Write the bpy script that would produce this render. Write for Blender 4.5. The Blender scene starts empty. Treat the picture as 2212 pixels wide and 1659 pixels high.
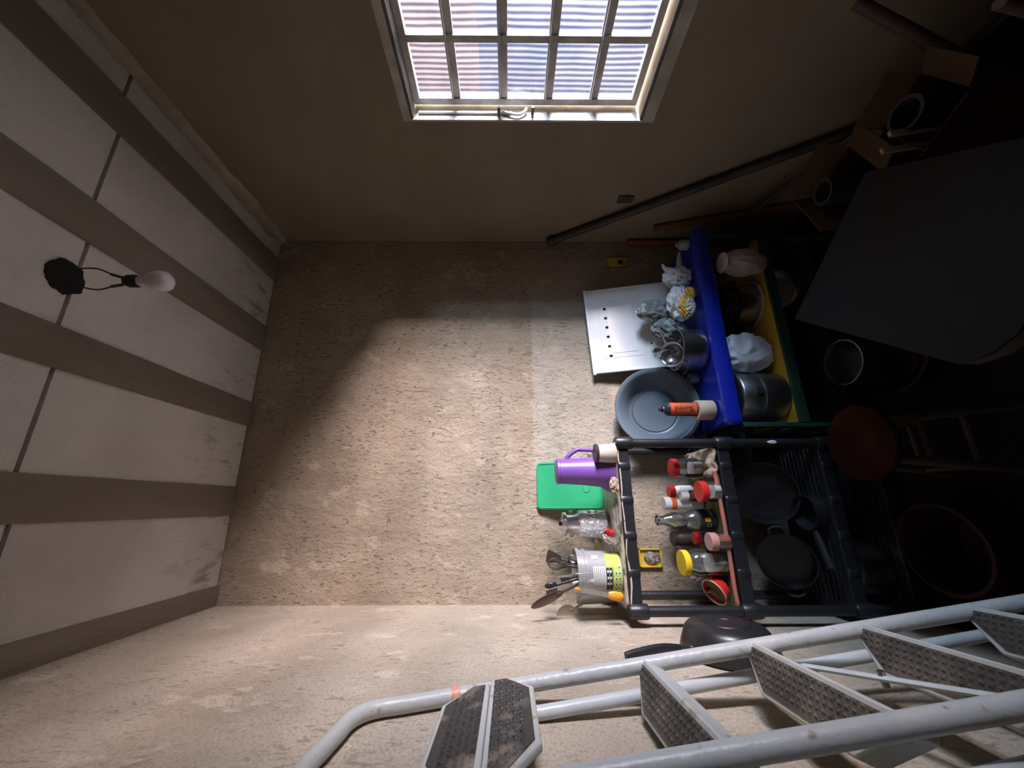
import bpy, bmesh, math, random
from mathutils import Vector, Matrix, noise
random.seed(7)
PI = math.pi
D = bpy.data
SC = bpy.context.scene
COL = SC.collection

# ------------------------------------------------------------------ camera
F = 820.0
TH = math.radians(17.66)
PH = math.radians(0.42)
ZC = 1.5
fw0 = Vector((math.sin(TH), math.cos(TH), 0)); rt = Vector((math.cos(TH), -math.sin(TH), 0)); zz = Vector((0, 0, 1))
fw = fw0 * math.cos(PH) - zz * math.sin(PH); up = zz * math.cos(PH) + fw0 * math.sin(PH)
camd = D.cameras.new('camera'); cam = D.objects.new('camera', camd); COL.objects.link(cam)
camd.sensor_fit = 'HORIZONTAL'; camd.sensor_width = 36; camd.lens = F / 2212 * 36; camd.clip_start = 0.02
M = Matrix((( -up.x, rt.x, -fw.x), (-up.y, rt.y, -fw.y), (-up.z, rt.z, -fw.z))).to_4x4()   # the phone was held on its side
M.translation = Vector((0, 0, ZC)); cam.matrix_world = M
SC.camera = cam

# ------------------------------------------------------------------ world, light, exposure
SC.view_settings.view_transform = 'Standard'; SC.view_settings.look = 'None'
SC.view_settings.exposure = 0.66; SC.view_settings.gamma = 1.0; SC.view_settings.use_curve_mapping = False
W = D.worlds.new('sky'); SC.world = W; W.use_nodes = True
W.node_tree.nodes['Background'].inputs[0].default_value = (0.66, 0.76, 1.0, 1); W.node_tree.nodes['Background'].inputs[1].default_value = 0.42
def area(name, loc, target, sx, sy, power, color, spread=180):
    l = D.lights.new(name, 'AREA'); l.shape = 'RECTANGLE'; l.size = sx; l.size_y = sy; l.energy = power; l.color = color
    l.spread = math.radians(spread)
    o = D.objects.new(name, l); COL.objects.link(o); o.location = loc
    o.rotation_euler = (Vector(target) - Vector(loc)).to_track_quat('-Z', 'Y').to_euler()
    return o
area('sunlit_yard_light', (3.05, -0.55, ZC - 0.25), (0.2, 1.4, ZC + 0.15), 1.0, 0.5, 960, (1.0, 0.76, 0.58))
area('sky_light', (3.0, -0.45, ZC + 0.30), (0.0, 1.6, ZC - 0.4), 1.6, 0.5, 330, (0.88, 1.0, 0.95))

# ------------------------------------------------------------------ measuring helpers
def ray(px, py): return fw + rt * ((829.5 - py) / F) + up * ((1106 - px) / F)
def onZ(px, py, z): r = ray(px, py); return Vector((0, 0, ZC)) + r * ((z - ZC) / r.z)
def onY(px, py, y): r = ray(px, py); return Vector((0, 0, ZC)) + r * (y / r.y)
def onX(px, py, x): r = ray(px, py); return Vector((0, 0, ZC)) + r * (x / r.x)
def depth(p): return (Vector(p) - Vector((0, 0, ZC))).dot(fw)
def spx(p): return depth(p) / F                      # metres per pixel at a point

XL, XR, YB, YF = -0.400, 1.419, 1.80, -1.6
TOP, MID, LOW, BAS = ZC - 0.41, ZC - 0.80, ZC - 1.19, 0.10   # rack shelves
BLU, YEL = ZC - 0.87, ZC - 1.16

# ------------------------------------------------------------------ materials
def nt(name):
    m = D.materials.new(name); m.use_nodes = True; n = m.node_tree; return m, n, n.nodes, n.links, n.nodes['Principled BSDF']
def mat(name, c, rough=.5, metal=0, c2=None, ns=8, lo=.4, hi=.65, bump=0, bs=40, spec=.5, stretch=None, coat=0, detail=5):
    m, n, N, L, P = nt(name)
    P.inputs['Roughness'].default_value = rough; P.inputs['Metallic'].default_value = metal
    P.inputs['Specular IOR Level'].default_value = spec; P.inputs['Coat Weight'].default_value = coat
    P.inputs['Base Color'].default_value = (*c, 1)
    tc = N.new('ShaderNodeTexCoord'); mp = N.new('ShaderNodeMapping'); L.new(tc.outputs['Object'], mp.inputs[0])
    if stretch: mp.inputs['Scale'].default_value = stretch
    if c2:
        t = N.new('ShaderNodeTexNoise'); t.inputs['Scale'].default_value = ns; t.inputs['Detail'].default_value = detail
        r = N.new('ShaderNodeValToRGB'); r.color_ramp.elements[0].position = lo; r.color_ramp.elements[1].position = hi
        r.color_ramp.elements[0].color = (*c, 1); r.color_ramp.elements[1].color = (*c2, 1)
        L.new(mp.outputs[0], t.inputs[0]); L.new(t.outputs[0], r.inputs[0]); L.new(r.outputs[0], P.inputs['Base Color'])
    if bump:
        t = N.new('ShaderNodeTexNoise'); t.inputs['Scale'].default_value = bs; t.inputs['Detail'].default_value = 4
        b = N.new('ShaderNodeBump'); b.inputs['Strength'].default_value = bump; b.inputs['Distance'].default_value = .01
        L.new(mp.outputs[0], t.inputs[0]); L.new(t.outputs[0], b.inputs['Height']); L.new(b.outputs[0], P.inputs['Normal'])
    return m
def clear(name, tint=(1, 1, 1), op=.25, body=(.6, .6, .6), rough=.1, gl=.25):
    """thin clear plastic or glass: see-through with a reflection at the rim and a faint body"""
    m, n, N, L, P = nt(name); N.remove(P); out = N['Material Output']
    tr = N.new('ShaderNodeBsdfTransparent'); tr.inputs[0].default_value = (*tint, 1)
    df = N.new('ShaderNodeBsdfDiffuse'); df.inputs[0].default_value = (*body, 1)
    g = N.new('ShaderNodeBsdfGlossy'); g.inputs['Roughness'].default_value = rough
    f = N.new('ShaderNodeFresnel'); f.inputs[0].default_value = 1.35
    a = N.new('ShaderNodeMath'); a.operation = 'MULTIPLY_ADD'; a.inputs[1].default_value = 1 - gl * .3; a.inputs[2].default_value = gl * .3
    m1 = N.new('ShaderNodeMixShader'); m1.inputs[0].default_value = op; m2 = N.new('ShaderNodeMixShader')
    L.new(tr.outputs[0], m1.inputs[1]); L.new(df.outputs[0], m1.inputs[2]); L.new(f.outputs[0], a.inputs[0]); L.new(a.outputs[0], m2.inputs[0])
    L.new(m1.outputs[0], m2.inputs[1]); L.new(g.outputs[0], m2.inputs[2]); L.new(m2.outputs[0], out.inputs[0]); return m
def plaster(name, c, c2, dark, patch=None, rough_amt=1.0):
    m, n, N, L, P = nt(name)
    P.inputs['Roughness'].default_value = .9; P.inputs['Specular IOR Level'].default_value = .15
    tc = N.new('ShaderNodeTexCoord')
    def noi(scale, st, det=6, rough=.6):
        mp = N.new('ShaderNodeMapping'); mp.inputs['Scale'].default_value = st; L.new(tc.outputs['Object'], mp.inputs[0])
        t = N.new('ShaderNodeTexNoise'); t.inputs['Scale'].default_value = scale; t.inputs['Detail'].default_value = det; t.inputs['Roughness'].default_value = rough
        L.new(mp.outputs[0], t.inputs[0]); return t.outputs[0]
    def ramp(s, a, b, ca=(0, 0, 0), cb=(1, 1, 1)):
        r = N.new('ShaderNodeValToRGB'); r.color_ramp.elements[0].position = a; r.color_ramp.elements[1].position = b
        r.color_ramp.elements[0].color = (*ca, 1); r.color_ramp.elements[1].color = (*cb, 1); L.new(s, r.inputs[0]); return r.outputs[0]
    def mix(f, a, b):
        x = N.new('ShaderNodeMix'); x.data_type = 'RGBA'; L.new(f, x.inputs[0]) if not isinstance(f, float) else setattr(x.inputs[0], 'default_value', f)
        for s, v in ((x.inputs[6], a), (x.inputs[7], b)):
            if isinstance(v, tuple): s.default_value = (*v, 1)
            else: L.new(v, s)
        return x.outputs[2]
    col = mix(ramp(noi(2.6, (1, 1, 1.4), 8), .38, .66), c, c2)                       # broad blotches
    sm_ = 1 if rough_amt > .3 else 0
    lightsmear = ramp(noi(8, (1.2, 1.2, .8), 3), .60, .66)
    col = mix(lightsmear, col, tuple(min(1, v * 1.12) for v in c2)) if sm_ else col
    gouge = ramp(noi(70, (1.3, 1.3, .55), 4, .55), .345, .42, (1, 1, 1), (0, 0, 0))   # small horizontal drag marks
    gm = ramp(noi(7, (1, 1, 1), 3), .36, .6)
    mu = N.new('ShaderNodeMath'); mu.operation = 'MULTIPLY'; L.new(gouge, mu.inputs[0]); L.new(gm, mu.inputs[1])
    col = mix(mu.outputs[0], col, dark) if sm_ else col
    if sm_: col = mix(ramp(noi(120, (1, 1, 1.6), 3), .45, .75), col, tuple(v * .72 for v in c))
    if patch:                                                                          # a newer, paler skim of cement, limited in X and Z
        x0, x1, zt, pc = patch
        sp = N.new('ShaderNodeSeparateXYZ'); L.new(tc.outputs['Object'], sp.inputs[0])
        wob = noi(9, (1, 1, 1), 4)
        def lim(src, k, t, w):
            a1 = N.new('ShaderNodeMath'); a1.operation = 'MULTIPLY_ADD'; L.new(src, a1.inputs[0]); a1.inputs[1].default_value = k / w; a1.inputs[2].default_value = -k * t / w
            a2 = N.new('ShaderNodeMath'); a2.operation = 'MULTIPLY_ADD'; L.new(wob, a2.inputs[0]); a2.inputs[1].default_value = .9; a2.use_clamp = True; L.new(a1.outputs[0], a2.inputs[2])
            return a2.outputs[0]
        p = None
        for s in (lim(sp.outputs[2], -1, zt, .012), lim(sp.outputs[0], 1, x0, .12), lim(sp.outputs[0], -1, x1, .15)):
            if p is None: p = s
            else:
                q = N.new('ShaderNodeMath'); q.operation = 'MULTIPLY'; L.new(p, q.inputs[0]); L.new(s, q.inputs[1]); p = q.outputs[0]
        q = N.new('ShaderNodeMath'); q.operation = 'MULTIPLY'; L.new(p, q.inputs[0]); q.inputs[1].default_value = .45
        col = mix(q.outputs[0], col, pc)
    L.new(col, P.inputs['Base Color'])
    h1 = noi(30, (1.2, 1.2, .7), 7, .68); h2 = ramp(noi(7, (1.2, 1.2, .8), 5), .3, .75)
    ad = N.new('ShaderNodeMath'); ad.operation = 'MULTIPLY_ADD'; L.new(h1, ad.inputs[0]); ad.inputs[1].default_value = .9; L.new(h2, ad.inputs[2])
    sb = N.new('ShaderNodeMath'); sb.operation = 'SUBTRACT'; L.new(ad.outputs[0], sb.inputs[0]); L.new(mu.outputs[0], sb.inputs[1])
    b = N.new('ShaderNodeBump'); b.inputs['Strength'].default_value = .65 * rough_amt; b.inputs['Distance'].default_value = .014
    L.new(sb.outputs[0], b.inputs['Height']); L.new(b.outputs[0], P.inputs['Normal'])
    return m
def fluted_glass():
    m, n, N, L, P = nt('fluted_glass'); N.remove(P); out = N['Material Output']
    tc = N.new('ShaderNodeTexCoord'); mp = N.new('ShaderNodeMapping'); mp.inputs['Scale'].default_value = (0, 1, .0); L.new(tc.outputs['Object'], mp.inputs[0])
    ns = N.new('ShaderNodeTexNoise'); ns.inputs['Scale'].default_value = 5; L.new(tc.outputs['Object'], ns.inputs[0])
    sc = N.new('ShaderNodeVectorMath'); sc.operation = 'SCALE'; sc.inputs['Scale'].default_value = .012; L.new(ns.outputs[1], sc.inputs[0])
    adv = N.new('ShaderNodeVectorMath'); adv.operation = 'ADD'; L.new(mp.outputs[0], adv.inputs[0]); L.new(sc.outputs[0], adv.inputs[1])
    w = N.new('ShaderNodeTexWave'); w.bands_direction = 'Y'; w.inputs['Scale'].default_value = 17; w.inputs['Distortion'].default_value = 0; L.new(adv.outputs[0], w.inputs[0])
    r = N.new('ShaderNodeValToRGB'); r.color_ramp.elements[0].position = .25; r.color_ramp.elements[1].position = .8
    r.color_ramp.elements[0].color = (.008, .008, .008, 1); r.color_ramp.elements[1].color = (.035, .035, .035, 1); L.new(w.outputs[1], r.inputs[0])
    tr = N.new('ShaderNodeBsdfTransparent')
    r2 = N.new('ShaderNodeValToRGB'); r2.color_ramp.elements[0].position = .15; r2.color_ramp.elements[1].position = .7
    r2.color_ramp.elements[0].color = (.40, .46, .64, 1); r2.color_ramp.elements[1].color = (.70, .73, .79, 1); L.new(w.outputs[1], r2.inputs[0]); L.new(r2.outputs[0], tr.inputs[0])
    tl = N.new('ShaderNodeBsdfTranslucent'); tl.inputs[0].default_value = (.5, .53, .60, 1)
    g = N.new('ShaderNodeBsdfGlossy'); g.inputs['Roughness'].default_value = .08
    m1 = N.new('ShaderNodeMixShader'); L.new(r.outputs[0], m1.inputs[0]); L.new(tr.outputs[0], m1.inputs[1]); L.new(tl.outputs[0], m1.inputs[2])
    m2 = N.new('ShaderNodeMixShader'); m2.inputs[0].default_value = .06; L.new(m1.outputs[0], m2.inputs[1]); L.new(g.outputs[0], m2.inputs[2])
    L.new(m2.outputs[0], out.inputs[0]); return m

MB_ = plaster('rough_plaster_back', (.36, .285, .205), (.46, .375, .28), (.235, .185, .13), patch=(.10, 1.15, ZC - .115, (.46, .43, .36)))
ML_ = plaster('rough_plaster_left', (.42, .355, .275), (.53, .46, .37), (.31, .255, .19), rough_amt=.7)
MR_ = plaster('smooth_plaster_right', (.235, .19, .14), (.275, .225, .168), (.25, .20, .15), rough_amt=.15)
MREV = mat('window_reveal_plaster', (.50, .48, .44), .85, c2=(.36, .34, .30), ns=12, bump=.3, bs=50)
MEPS = mat('styrofoam', (.66, .62, .60), .85, c2=(.55, .515, .495), ns=3, bump=.5, bs=140, spec=.2)
def mildew(m):
    n = m.node_tree; N = n.nodes; L = n.links; P = N['Principled BSDF']; src = P.inputs['Base Color'].links[0].from_socket
    tc = N.new('ShaderNodeTexCoord'); sp = N.new('ShaderNodeSeparateXYZ'); L.new(tc.outputs['Object'], sp.inputs[0])
    mp = N.new('ShaderNodeMapping'); mp.inputs['Scale'].default_value = (1.6, .5, 1); L.new(tc.outputs['Object'], mp.inputs[0])
    t = N.new('ShaderNodeTexNoise'); t.inputs['Scale'].default_value = 16; t.inputs['Detail'].default_value = 6; L.new(mp.outputs[0], t.inputs[0])
    r = N.new('ShaderNodeValToRGB'); r.color_ramp.elements[0].position = .54; r.color_ramp.elements[1].position = .68; L.new(t.outputs[0], r.inputs[0])
    k = N.new('ShaderNodeMapRange'); k.inputs[1].default_value = 1.45; k.inputs[2].default_value = 1.78; L.new(sp.outputs[1], k.inputs[0])
    q = N.new('ShaderNodeMath'); q.operation = 'MULTIPLY'; L.new(r.outputs[0], q.inputs[0]); L.new(k.outputs[0], q.inputs[1])
    x = N.new('ShaderNodeMix'); x.data_type = 'RGBA'; L.new(q.outputs[0], x.inputs[0]); L.new(src, x.inputs[6]); x.inputs[7].default_value = (.22, .20, .16, 1); L.new(x.outputs[2], P.inputs['Base Color'])
mildew(MEPS)
MRIB = mat('concrete_rib', (.20, .165, .135), .9, c2=(.265, .22, .18), ns=4, bump=.35, bs=60, stretch=(1, .25, 1), spec=.2)
MMORT = mat('mortar_smear', (.42, .38, .32), .9, c2=(.30, .26, .21), ns=5, bump=.5, bs=60, spec=.2)
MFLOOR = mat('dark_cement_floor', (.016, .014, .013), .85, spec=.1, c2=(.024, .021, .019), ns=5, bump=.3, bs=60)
MOUT = mat('outside_wall', (.10, .14, .27), .9, c2=(.30, .32, .36), ns=2.2, lo=.38, hi=.62)
MOUT2 = mat('outside_brick_red', (.42, .27, .26), .9, c2=(.22, .17, .19), ns=5)
MWIN = mat('window_iron_paint', (.50, .49, .46), .6, c2=(.34, .32, .29), ns=14, bump=.2, bs=90)
MGLASS = fluted_glass()
MBLK = mat('black_plastic', (.016, .017, .02), .38, bump=.1, bs=120)
MBLKM = mat('matt_black', (.012, .012, .013), .7)
MWHT = mat('white_enamel', (.88, .91, .92), .35, c2=(.80, .83, .83), ns=6)
MLAD = mat('ladder_paint', (.58, .62, .62), .33, c2=(.50, .53, .53), ns=9, bump=.08, bs=60)
MLADR = mat('ladder_paint_worn', (.52, .535, .52), .36, c2=(.34, .27, .21), ns=34, lo=.64, hi=.72, bump=.2, bs=60)
MTREAD = mat('rubber_tread', (.075, .065, .055), .6, c2=(.20, .165, .13), ns=9, lo=.45, hi=.75, bump=.3, bs=120)
MTREADW = mat('rubber_tread_worn', (.045, .042, .042), .5, c2=(.42, .33, .25), ns=11, lo=.52, hi=.72, bump=.3, bs=120)
MSTEEL = mat('brushed_steel', (.50, .50, .50), .28, 1, c2=(.38, .38, .38), ns=6, stretch=(1, 1, 8))
MALU = mat('aluminium', (.86, .85, .82), .30, .75, c2=(.55, .53, .50), ns=10)
MDALU = mat('dull_aluminium', (.42, .42, .43), .36, 1, c2=(.30, .30, .31), ns=6)
MFOIL = mat('crumpled_foil', (.95, .96, .95), .25, .3, bump=.5, bs=22)
MBLUE = mat('blue_plastic', (.010, .022, .33), .3, coat=.25, c2=(.009, .022, .35), ns=5, bump=.12, bs=25)
MYEL = mat('yellow_paint', (.66, .42, .05), .42, c2=(.50, .29, .04), ns=5)
MGRN = mat('dark_green_paint', (.018, .075, .045), .5, c2=(.012, .05, .03), ns=7)
MPURP = mat('purple_plastic', (.22, .09, .40), .36, c2=(.19, .08, .34), ns=5)
MGREEN = mat('green_plastic', (.035, .42, .18), .4, c2=(.03, .36, .15), ns=5)
MBASIN = mat('grey_blue_plastic', (.115, .155, .185), .38, c2=(.10, .135, .165), ns=4)
MCREAM = mat('cream_ceramic', (.60, .54, .46), .4, c2=(.48, .41, .34), ns=8)
MBROWN = mat('dark_brown', (.055, .038, .032), .45)
MWOOD = mat('old_wood', (.06, .036, .024), .65, c2=(.10, .066, .043), ns=7, stretch=(1, 1, .2), bump=.2)
MREDW = mat('red_wood_handle', (.26, .075, .035), .6, c2=(.18, .06, .03), ns=9, stretch=(1, 1, .2))
MORG = mat('orange_plastic', (.90, .36, .03), .35, c2=(.60, .22, .03), ns=14, lo=.55, hi=.7)
MRED = mat('red_plastic', (.58, .025, .022), .35)
MDRED = mat('dull_red', (.028, .003, .004), .5)
MYLID = mat('yellow_lid', (.85, .60, .03), .35)
MWPL = mat('white_plastic', (.80, .80, .78), .4)
MGRY = mat('grey_plastic', (.30, .32, .32), .45)
MBAGW = mat('white_bag', (.80, .80, .81), .42, c2=(.55, .56, .58), ns=7, bump=.5, bs=30)
MBAGG = mat('grey_green_bag', (.30, .33, .315), .38, c2=(.20, .225, .215), ns=9, bump=.6, bs=30)
MBAGY = mat('yellow_printed_bag', (.72, .42, .05), .4, c2=(.62, .58, .52), ns=9, lo=.48, hi=.52, bump=.5)
MCARD = mat('cardboard', (.075, .042, .022), .85, c2=(.055, .031, .019), spec=.1, ns=4)
MBRWN_ED = mat('brown_edge', (.075, .048, .040), .7, c2=(.07, .045, .038), ns=8)
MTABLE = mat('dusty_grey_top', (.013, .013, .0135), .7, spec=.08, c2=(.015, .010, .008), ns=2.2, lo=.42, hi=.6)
MCLEAR = clear('clear_plastic', (.95, .95, .95), .36, (.74, .75, .74), .2)
MJAR = clear('jar_glass', (.96, .98, .97), .05, (.6, .62, .6), .05, .4)
MFILM = clear('plastic_film', (.92, .9, .88), .34, (.70, .64, .56), .15, .35)
MBULB = mat('frosted_bulb', (.74, .70, .72), .25)
MCOP = mat('tape_copper', (.72, .26, .16), .45, c2=(.80, .42, .30), ns=30, stretch=(1, 1, 6))
MSPRAY = mat('spray_black', (.03, .032, .036), .3)
MSPO = mat('spray_orange', (.78, .13, .04), .4)
MTAPE = mat('masking_tape', (.62, .47, .33), .75)
MSAND = mat('white_powder', (.92, .89, .86), .9, bump=.3, bs=80)
MPEACH = mat('rust_sauce', (.40, .09, .03), .4)
MLABG = mat('label_green', (.20, .35, .03), .5, c2=(.42, .62, .08), ns=3, lo=.5, hi=.52)
MLABW = mat('label_white', (.66, .68, .66), .5)
MPINK = mat('coral_edge', (.55, .17, .10), .6, c2=(.34, .15, .13), ns=18)
MGMAT = mat('green_shelf_mat', (.12, .17, .045), .8, c2=(.17, .15, .07), ns=9)
MPIPE = mat('grey_pipe', (.035, .035, .037), .6, c2=(.06, .053, .046), ns=14)
MSOCK = mat('yellow_box', (.72, .52, .06), .5, c2=(.50, .36, .05), ns=9)
MDARK = mat('dark_cloth', (.028, .028, .026), .9, c2=(.05, .045, .04), ns=5, bump=.5, bs=15)
MHOLE = mat('hole_black', (.006, .008, .008), .95)  # flat black for openings, their inner shade put into the colour
def cloth_mat():
    m, n, N, L, P = nt('floral_oilcloth'); P.inputs['Roughness'].default_value = .45
    tc = N.new('ShaderNodeTexCoord')
    v = N.new('ShaderNodeTexNoise'); v.inputs['Scale'].default_value = 26; v.inputs['Detail'].default_value = 4; L.new(tc.outputs['Object'], v.inputs[0])
    r = N.new('ShaderNodeValToRGB'); e = r.color_ramp.elements; e[0].position = .36; e[0].color = (.13, .14, .07, 1); e[1].position = .42; e[1].color = (.50, .42, .35, 1)
    q = e.new(.60); q.color = (.56, .47, .40, 1); q = e.new(.68); q.color = (.40, .20, .16, 1)
    L.new(v.outputs[0], r.inputs[0]); L.new(r.outputs[0], P.inputs['Base Color']); return m
MCLOTH = cloth_mat()
MRAG = mat('stained_rag', (.44, .34, .25), .9, c2=(.16, .12, .07), ns=22, lo=.5, hi=.68, bump=.5, bs=50)

# ------------------------------------------------------------------ object helpers
def orient(t, d, roll=0):
    z = Vector(d).normalized(); y = Vector((0.25, 1, 0)); y = (y - z * y.dot(z)).normalized(); x = y.cross(z)
    m = Matrix((x, y, z)).transposed() @ Matrix.Rotation(roll, 3, 'Z'); t.rotation_euler = m.to_euler()
def obj(name, bm, m, parent=None, smooth=True, bevel=0, sub=0, auto=40):
    bmesh.ops.recalc_face_normals(bm, faces=bm.faces)
    me = D.meshes.new(name); bm.to_mesh(me); bm.free()
    for x in (m if isinstance(m, (list, tuple)) else [m]): me.materials.append(x)
    o = D.objects.new(name, me); COL.objects.link(o)
    if parent: o.parent = parent
    if bevel:
        b = o.modifiers.new('bevel', 'BEVEL'); b.width = bevel; b.segments = 2; b.limit_method = 'ANGLE'
    if sub:
        s = o.modifiers.new('sub', 'SUBSURF'); s.levels = sub; s.render_levels = sub
    if smooth:
        me.shade_smooth(); me.set_sharp_from_angle(angle=math.radians(auto))
    return o
def tag(o, label, cat, group=None, kind=None):
    o['label'] = label; o['category'] = cat
    if group: o['group'] = group
    if kind: o['kind'] = kind
    return o
def thing(name, label, cat, loc=(0, 0, 0), rot=(0, 0, 0), group=None):
    o = D.objects.new(name, None); COL.objects.link(o); o.empty_display_size = .05
    o.location = loc; o.rotation_euler = rot; return tag(o, label, cat, group)
def struct(name, bm, m, parent=None, **k):
    o = obj(name, bm, m, parent, **k); o['kind'] = 'structure'; return o
def nb(): return bmesh.new()
def box(bm, x0, x1, y0, y1, z0, z1, mi=0, T=None):
    v = [bm.verts.new((x, y, z)) for x in (x0, x1) for y in (y0, y1) for z in (z0, z1)]
    for f in ((0, 1, 3, 2), (4, 6, 7, 5), (0, 4, 5, 1), (2, 3, 7, 6), (0, 2, 6, 4), (1, 5, 7, 3)):
        bm.faces.new([v[i] for i in f]).material_index = mi
    if T is not None: bmesh.ops.transform(bm, matrix=T, verts=v)
    return bm
def lathe(bm, prof, seg=40, T=None, mi=0, sx=1, sy=1, wob=0):
    """prof: list of (r,z); r=0 closes"""
    rings = []; allv = []
    for r, z in prof:
        if r < 1e-6: v = [bm.verts.new((0, 0, z))]
        else: v = [bm.verts.new((r * sx * math.cos(2 * PI * i / seg), r * sy * math.sin(2 * PI * i / seg), z)) for i in range(seg)]
        rings.append(v); allv += v
    for a, b in zip(rings, rings[1:]):
        if len(a) == 1 and len(b) == 1: continue
        for i in range(seg):
            j = (i + 1) % seg
            if len(a) == 1: f = (a[0], b[i], b[j])
            elif len(b) == 1: f = (a[i], b[0], a[j])
            else: f = (a[i], b[i], b[j], a[j])
            bm.faces.new(f).material_index = mi
    if T is not None: bmesh.ops.transform(bm, matrix=T, verts=allv)
    return bm
def tube(bm, pts, r, seg=12, mi=0, flat=1.0, cap=True, closed=False):
    pts = [Vector(p) for p in pts]; n = len(pts); rad = r if isinstance(r, (list, tuple)) else [r] * n
    ref = None; rings = []
    for i, p in enumerate(pts):
        if closed: t = (pts[(i + 1) % n] - pts[i - 1]).normalized()
        else: t = (pts[min(i + 1, n - 1)] - pts[max(i - 1, 0)]).normalized()
        if ref is None:
            ref = Vector((0, 0, 1)) if abs(t.z) < .9 else Vector((1, 0, 0))
        u = (ref - t * ref.dot(t)).normalized(); w = t.cross(u); ref = u
        rings.append([bm.verts.new(p + u * (rad[i] * math.cos(2 * PI * k / seg)) + w * (rad[i] * flat * math.sin(2 * PI * k / seg))) for k in range(seg)])
    prs = list(zip(rings, rings[1:])) + ([(rings[-1], rings[0])] if closed else [])
    for a, b in prs:
        for k in range(seg):
            j = (k + 1) % seg; bm.faces.new((a[k], a[j], b[j], b[k])).material_index = mi
    if cap and not closed:
        bm.faces.new(rings[0][::-1]).material_index = mi; bm.faces.new(rings[-1]).material_index = mi
    return bm
def smoothpath(pts, k=6):
    P = [Vector(p) for p in pts]; out = []
    for i in range(len(P) - 1):
        a, b, c, d = P[max(i - 1, 0)], P[i], P[i + 1], P[min(i + 2, len(P) - 1)]
        for s in range(k):
            t = s / k
            out.append(.5 * ((2 * b) + (c - a) * t + (2 * a - 5 * b + 4 * c - d) * t * t + (3 * b - a - 3 * c + d) * t ** 3))
    out.append(P[-1]); return out
def prism(bm, poly, z0, z1, T=None, mi=0):
    a = [bm.verts.new((x, y, z0)) for x, y in poly]; b = [bm.verts.new((x, y, z1)) for x, y in poly]; n = len(poly)
    bm.faces.new(a[::-1]).material_index = mi; bm.faces.new(b).material_index = mi
    for i in range(n): bm.faces.new((a[i], a[(i + 1) % n], b[(i + 1) % n], b[i])).material_index = mi
    if T is not None: bmesh.ops.transform(bm, matrix=T, verts=a + b)
    return bm
def rrect(w, h, r, k=5):
    out = []
    for cx, cy, a0 in ((w / 2 - r, h / 2 - r, 0), (-w / 2 + r, h / 2 - r, PI / 2), (-w / 2 + r, -h / 2 + r, PI), (w / 2 - r, -h / 2 + r, 1.5 * PI)):
        for i in range(k + 1): a = a0 + i / k * PI / 2; out.append((cx + r * math.cos(a), cy + r * math.sin(a)))
    return out
def grid(bm, nx, ny, fn, mi=0):
    V = [[bm.verts.new(fn(i / nx, j / ny)) for j in range(ny + 1)] for i in range(nx + 1)]
    for i in range(nx):
        for j in range(ny): bm.faces.new((V[i][j], V[i + 1][j], V[i + 1][j + 1], V[i][j + 1])).material_index = mi
    return V
def blob(bm, c, s, amp=.25, fr=3., sub=4, seed=0, ridge=True, flatz=None, rot=None):
    """crumpled, folded plastic or cloth mass"""
    r = bmesh.ops.create_icosphere(bm, subdivisions=sub, radius=1)
    for v in r['verts']:
        p = v.co.copy(); q = p * fr + Vector((seed * 3.1, seed * 1.7, seed * .9))
        n1 = noise.noise(q); n2 = noise.noise(q * 2.3); n3 = noise.noise(q * 5)
        if ridge: k = 1 + amp * (.9 - 2.6 * math.sqrt(n1 * n1 + .004)) + amp * .30 * (.5 - 2.0 * math.sqrt(n2 * n2 + .006)) + amp * .08 * n3
        else: k = 1 + amp * n1 * 1.4 + amp * .4 * n2
        p = p * k; p = Vector((p.x * s[0], p.y * s[1], p.z * s[2]))
        if rot is not None: p = rot @ p
        p += Vector(c)
        if flatz is not None and p.z < flatz: p.z = flatz
        v.co = p
    return bm
def curved_patch(bm, r0, r1, z0, z1, a0, a1, mi=0, k=8, off=.0008):
    def fn(u, v):
        z = z0 + (z1 - z0) * v; a = a0 + (a1 - a0) * u; r = r0 + (r1 - r0) * v + off
        return (r * math.cos(a), r * math.sin(a), z)
    grid(bm, k, 1, fn, mi)
def Tm(loc=(0, 0, 0), rx=0, ry=0, rz=0):
    return Matrix.Translation(loc) @ Matrix.Rotation(rz, 4, 'Z') @ Matrix.Rotation(ry, 4, 'Y') @ Matrix.Rotation(rx, 4, 'X')

# ------------------------------------------------------------------ the room
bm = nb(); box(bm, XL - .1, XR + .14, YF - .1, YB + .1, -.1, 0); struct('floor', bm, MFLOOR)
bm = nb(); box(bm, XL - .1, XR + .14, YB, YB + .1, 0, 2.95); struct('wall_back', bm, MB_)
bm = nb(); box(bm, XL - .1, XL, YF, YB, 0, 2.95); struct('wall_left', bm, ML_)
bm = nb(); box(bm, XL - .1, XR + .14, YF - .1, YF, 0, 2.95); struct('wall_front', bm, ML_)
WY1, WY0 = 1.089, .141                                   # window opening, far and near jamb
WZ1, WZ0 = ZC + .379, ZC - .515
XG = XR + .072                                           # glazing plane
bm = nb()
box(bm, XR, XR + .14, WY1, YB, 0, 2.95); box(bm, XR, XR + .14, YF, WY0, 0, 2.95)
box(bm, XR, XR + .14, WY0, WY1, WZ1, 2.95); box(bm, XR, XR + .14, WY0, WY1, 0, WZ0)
struct('wall_right', bm, MR_)
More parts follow.
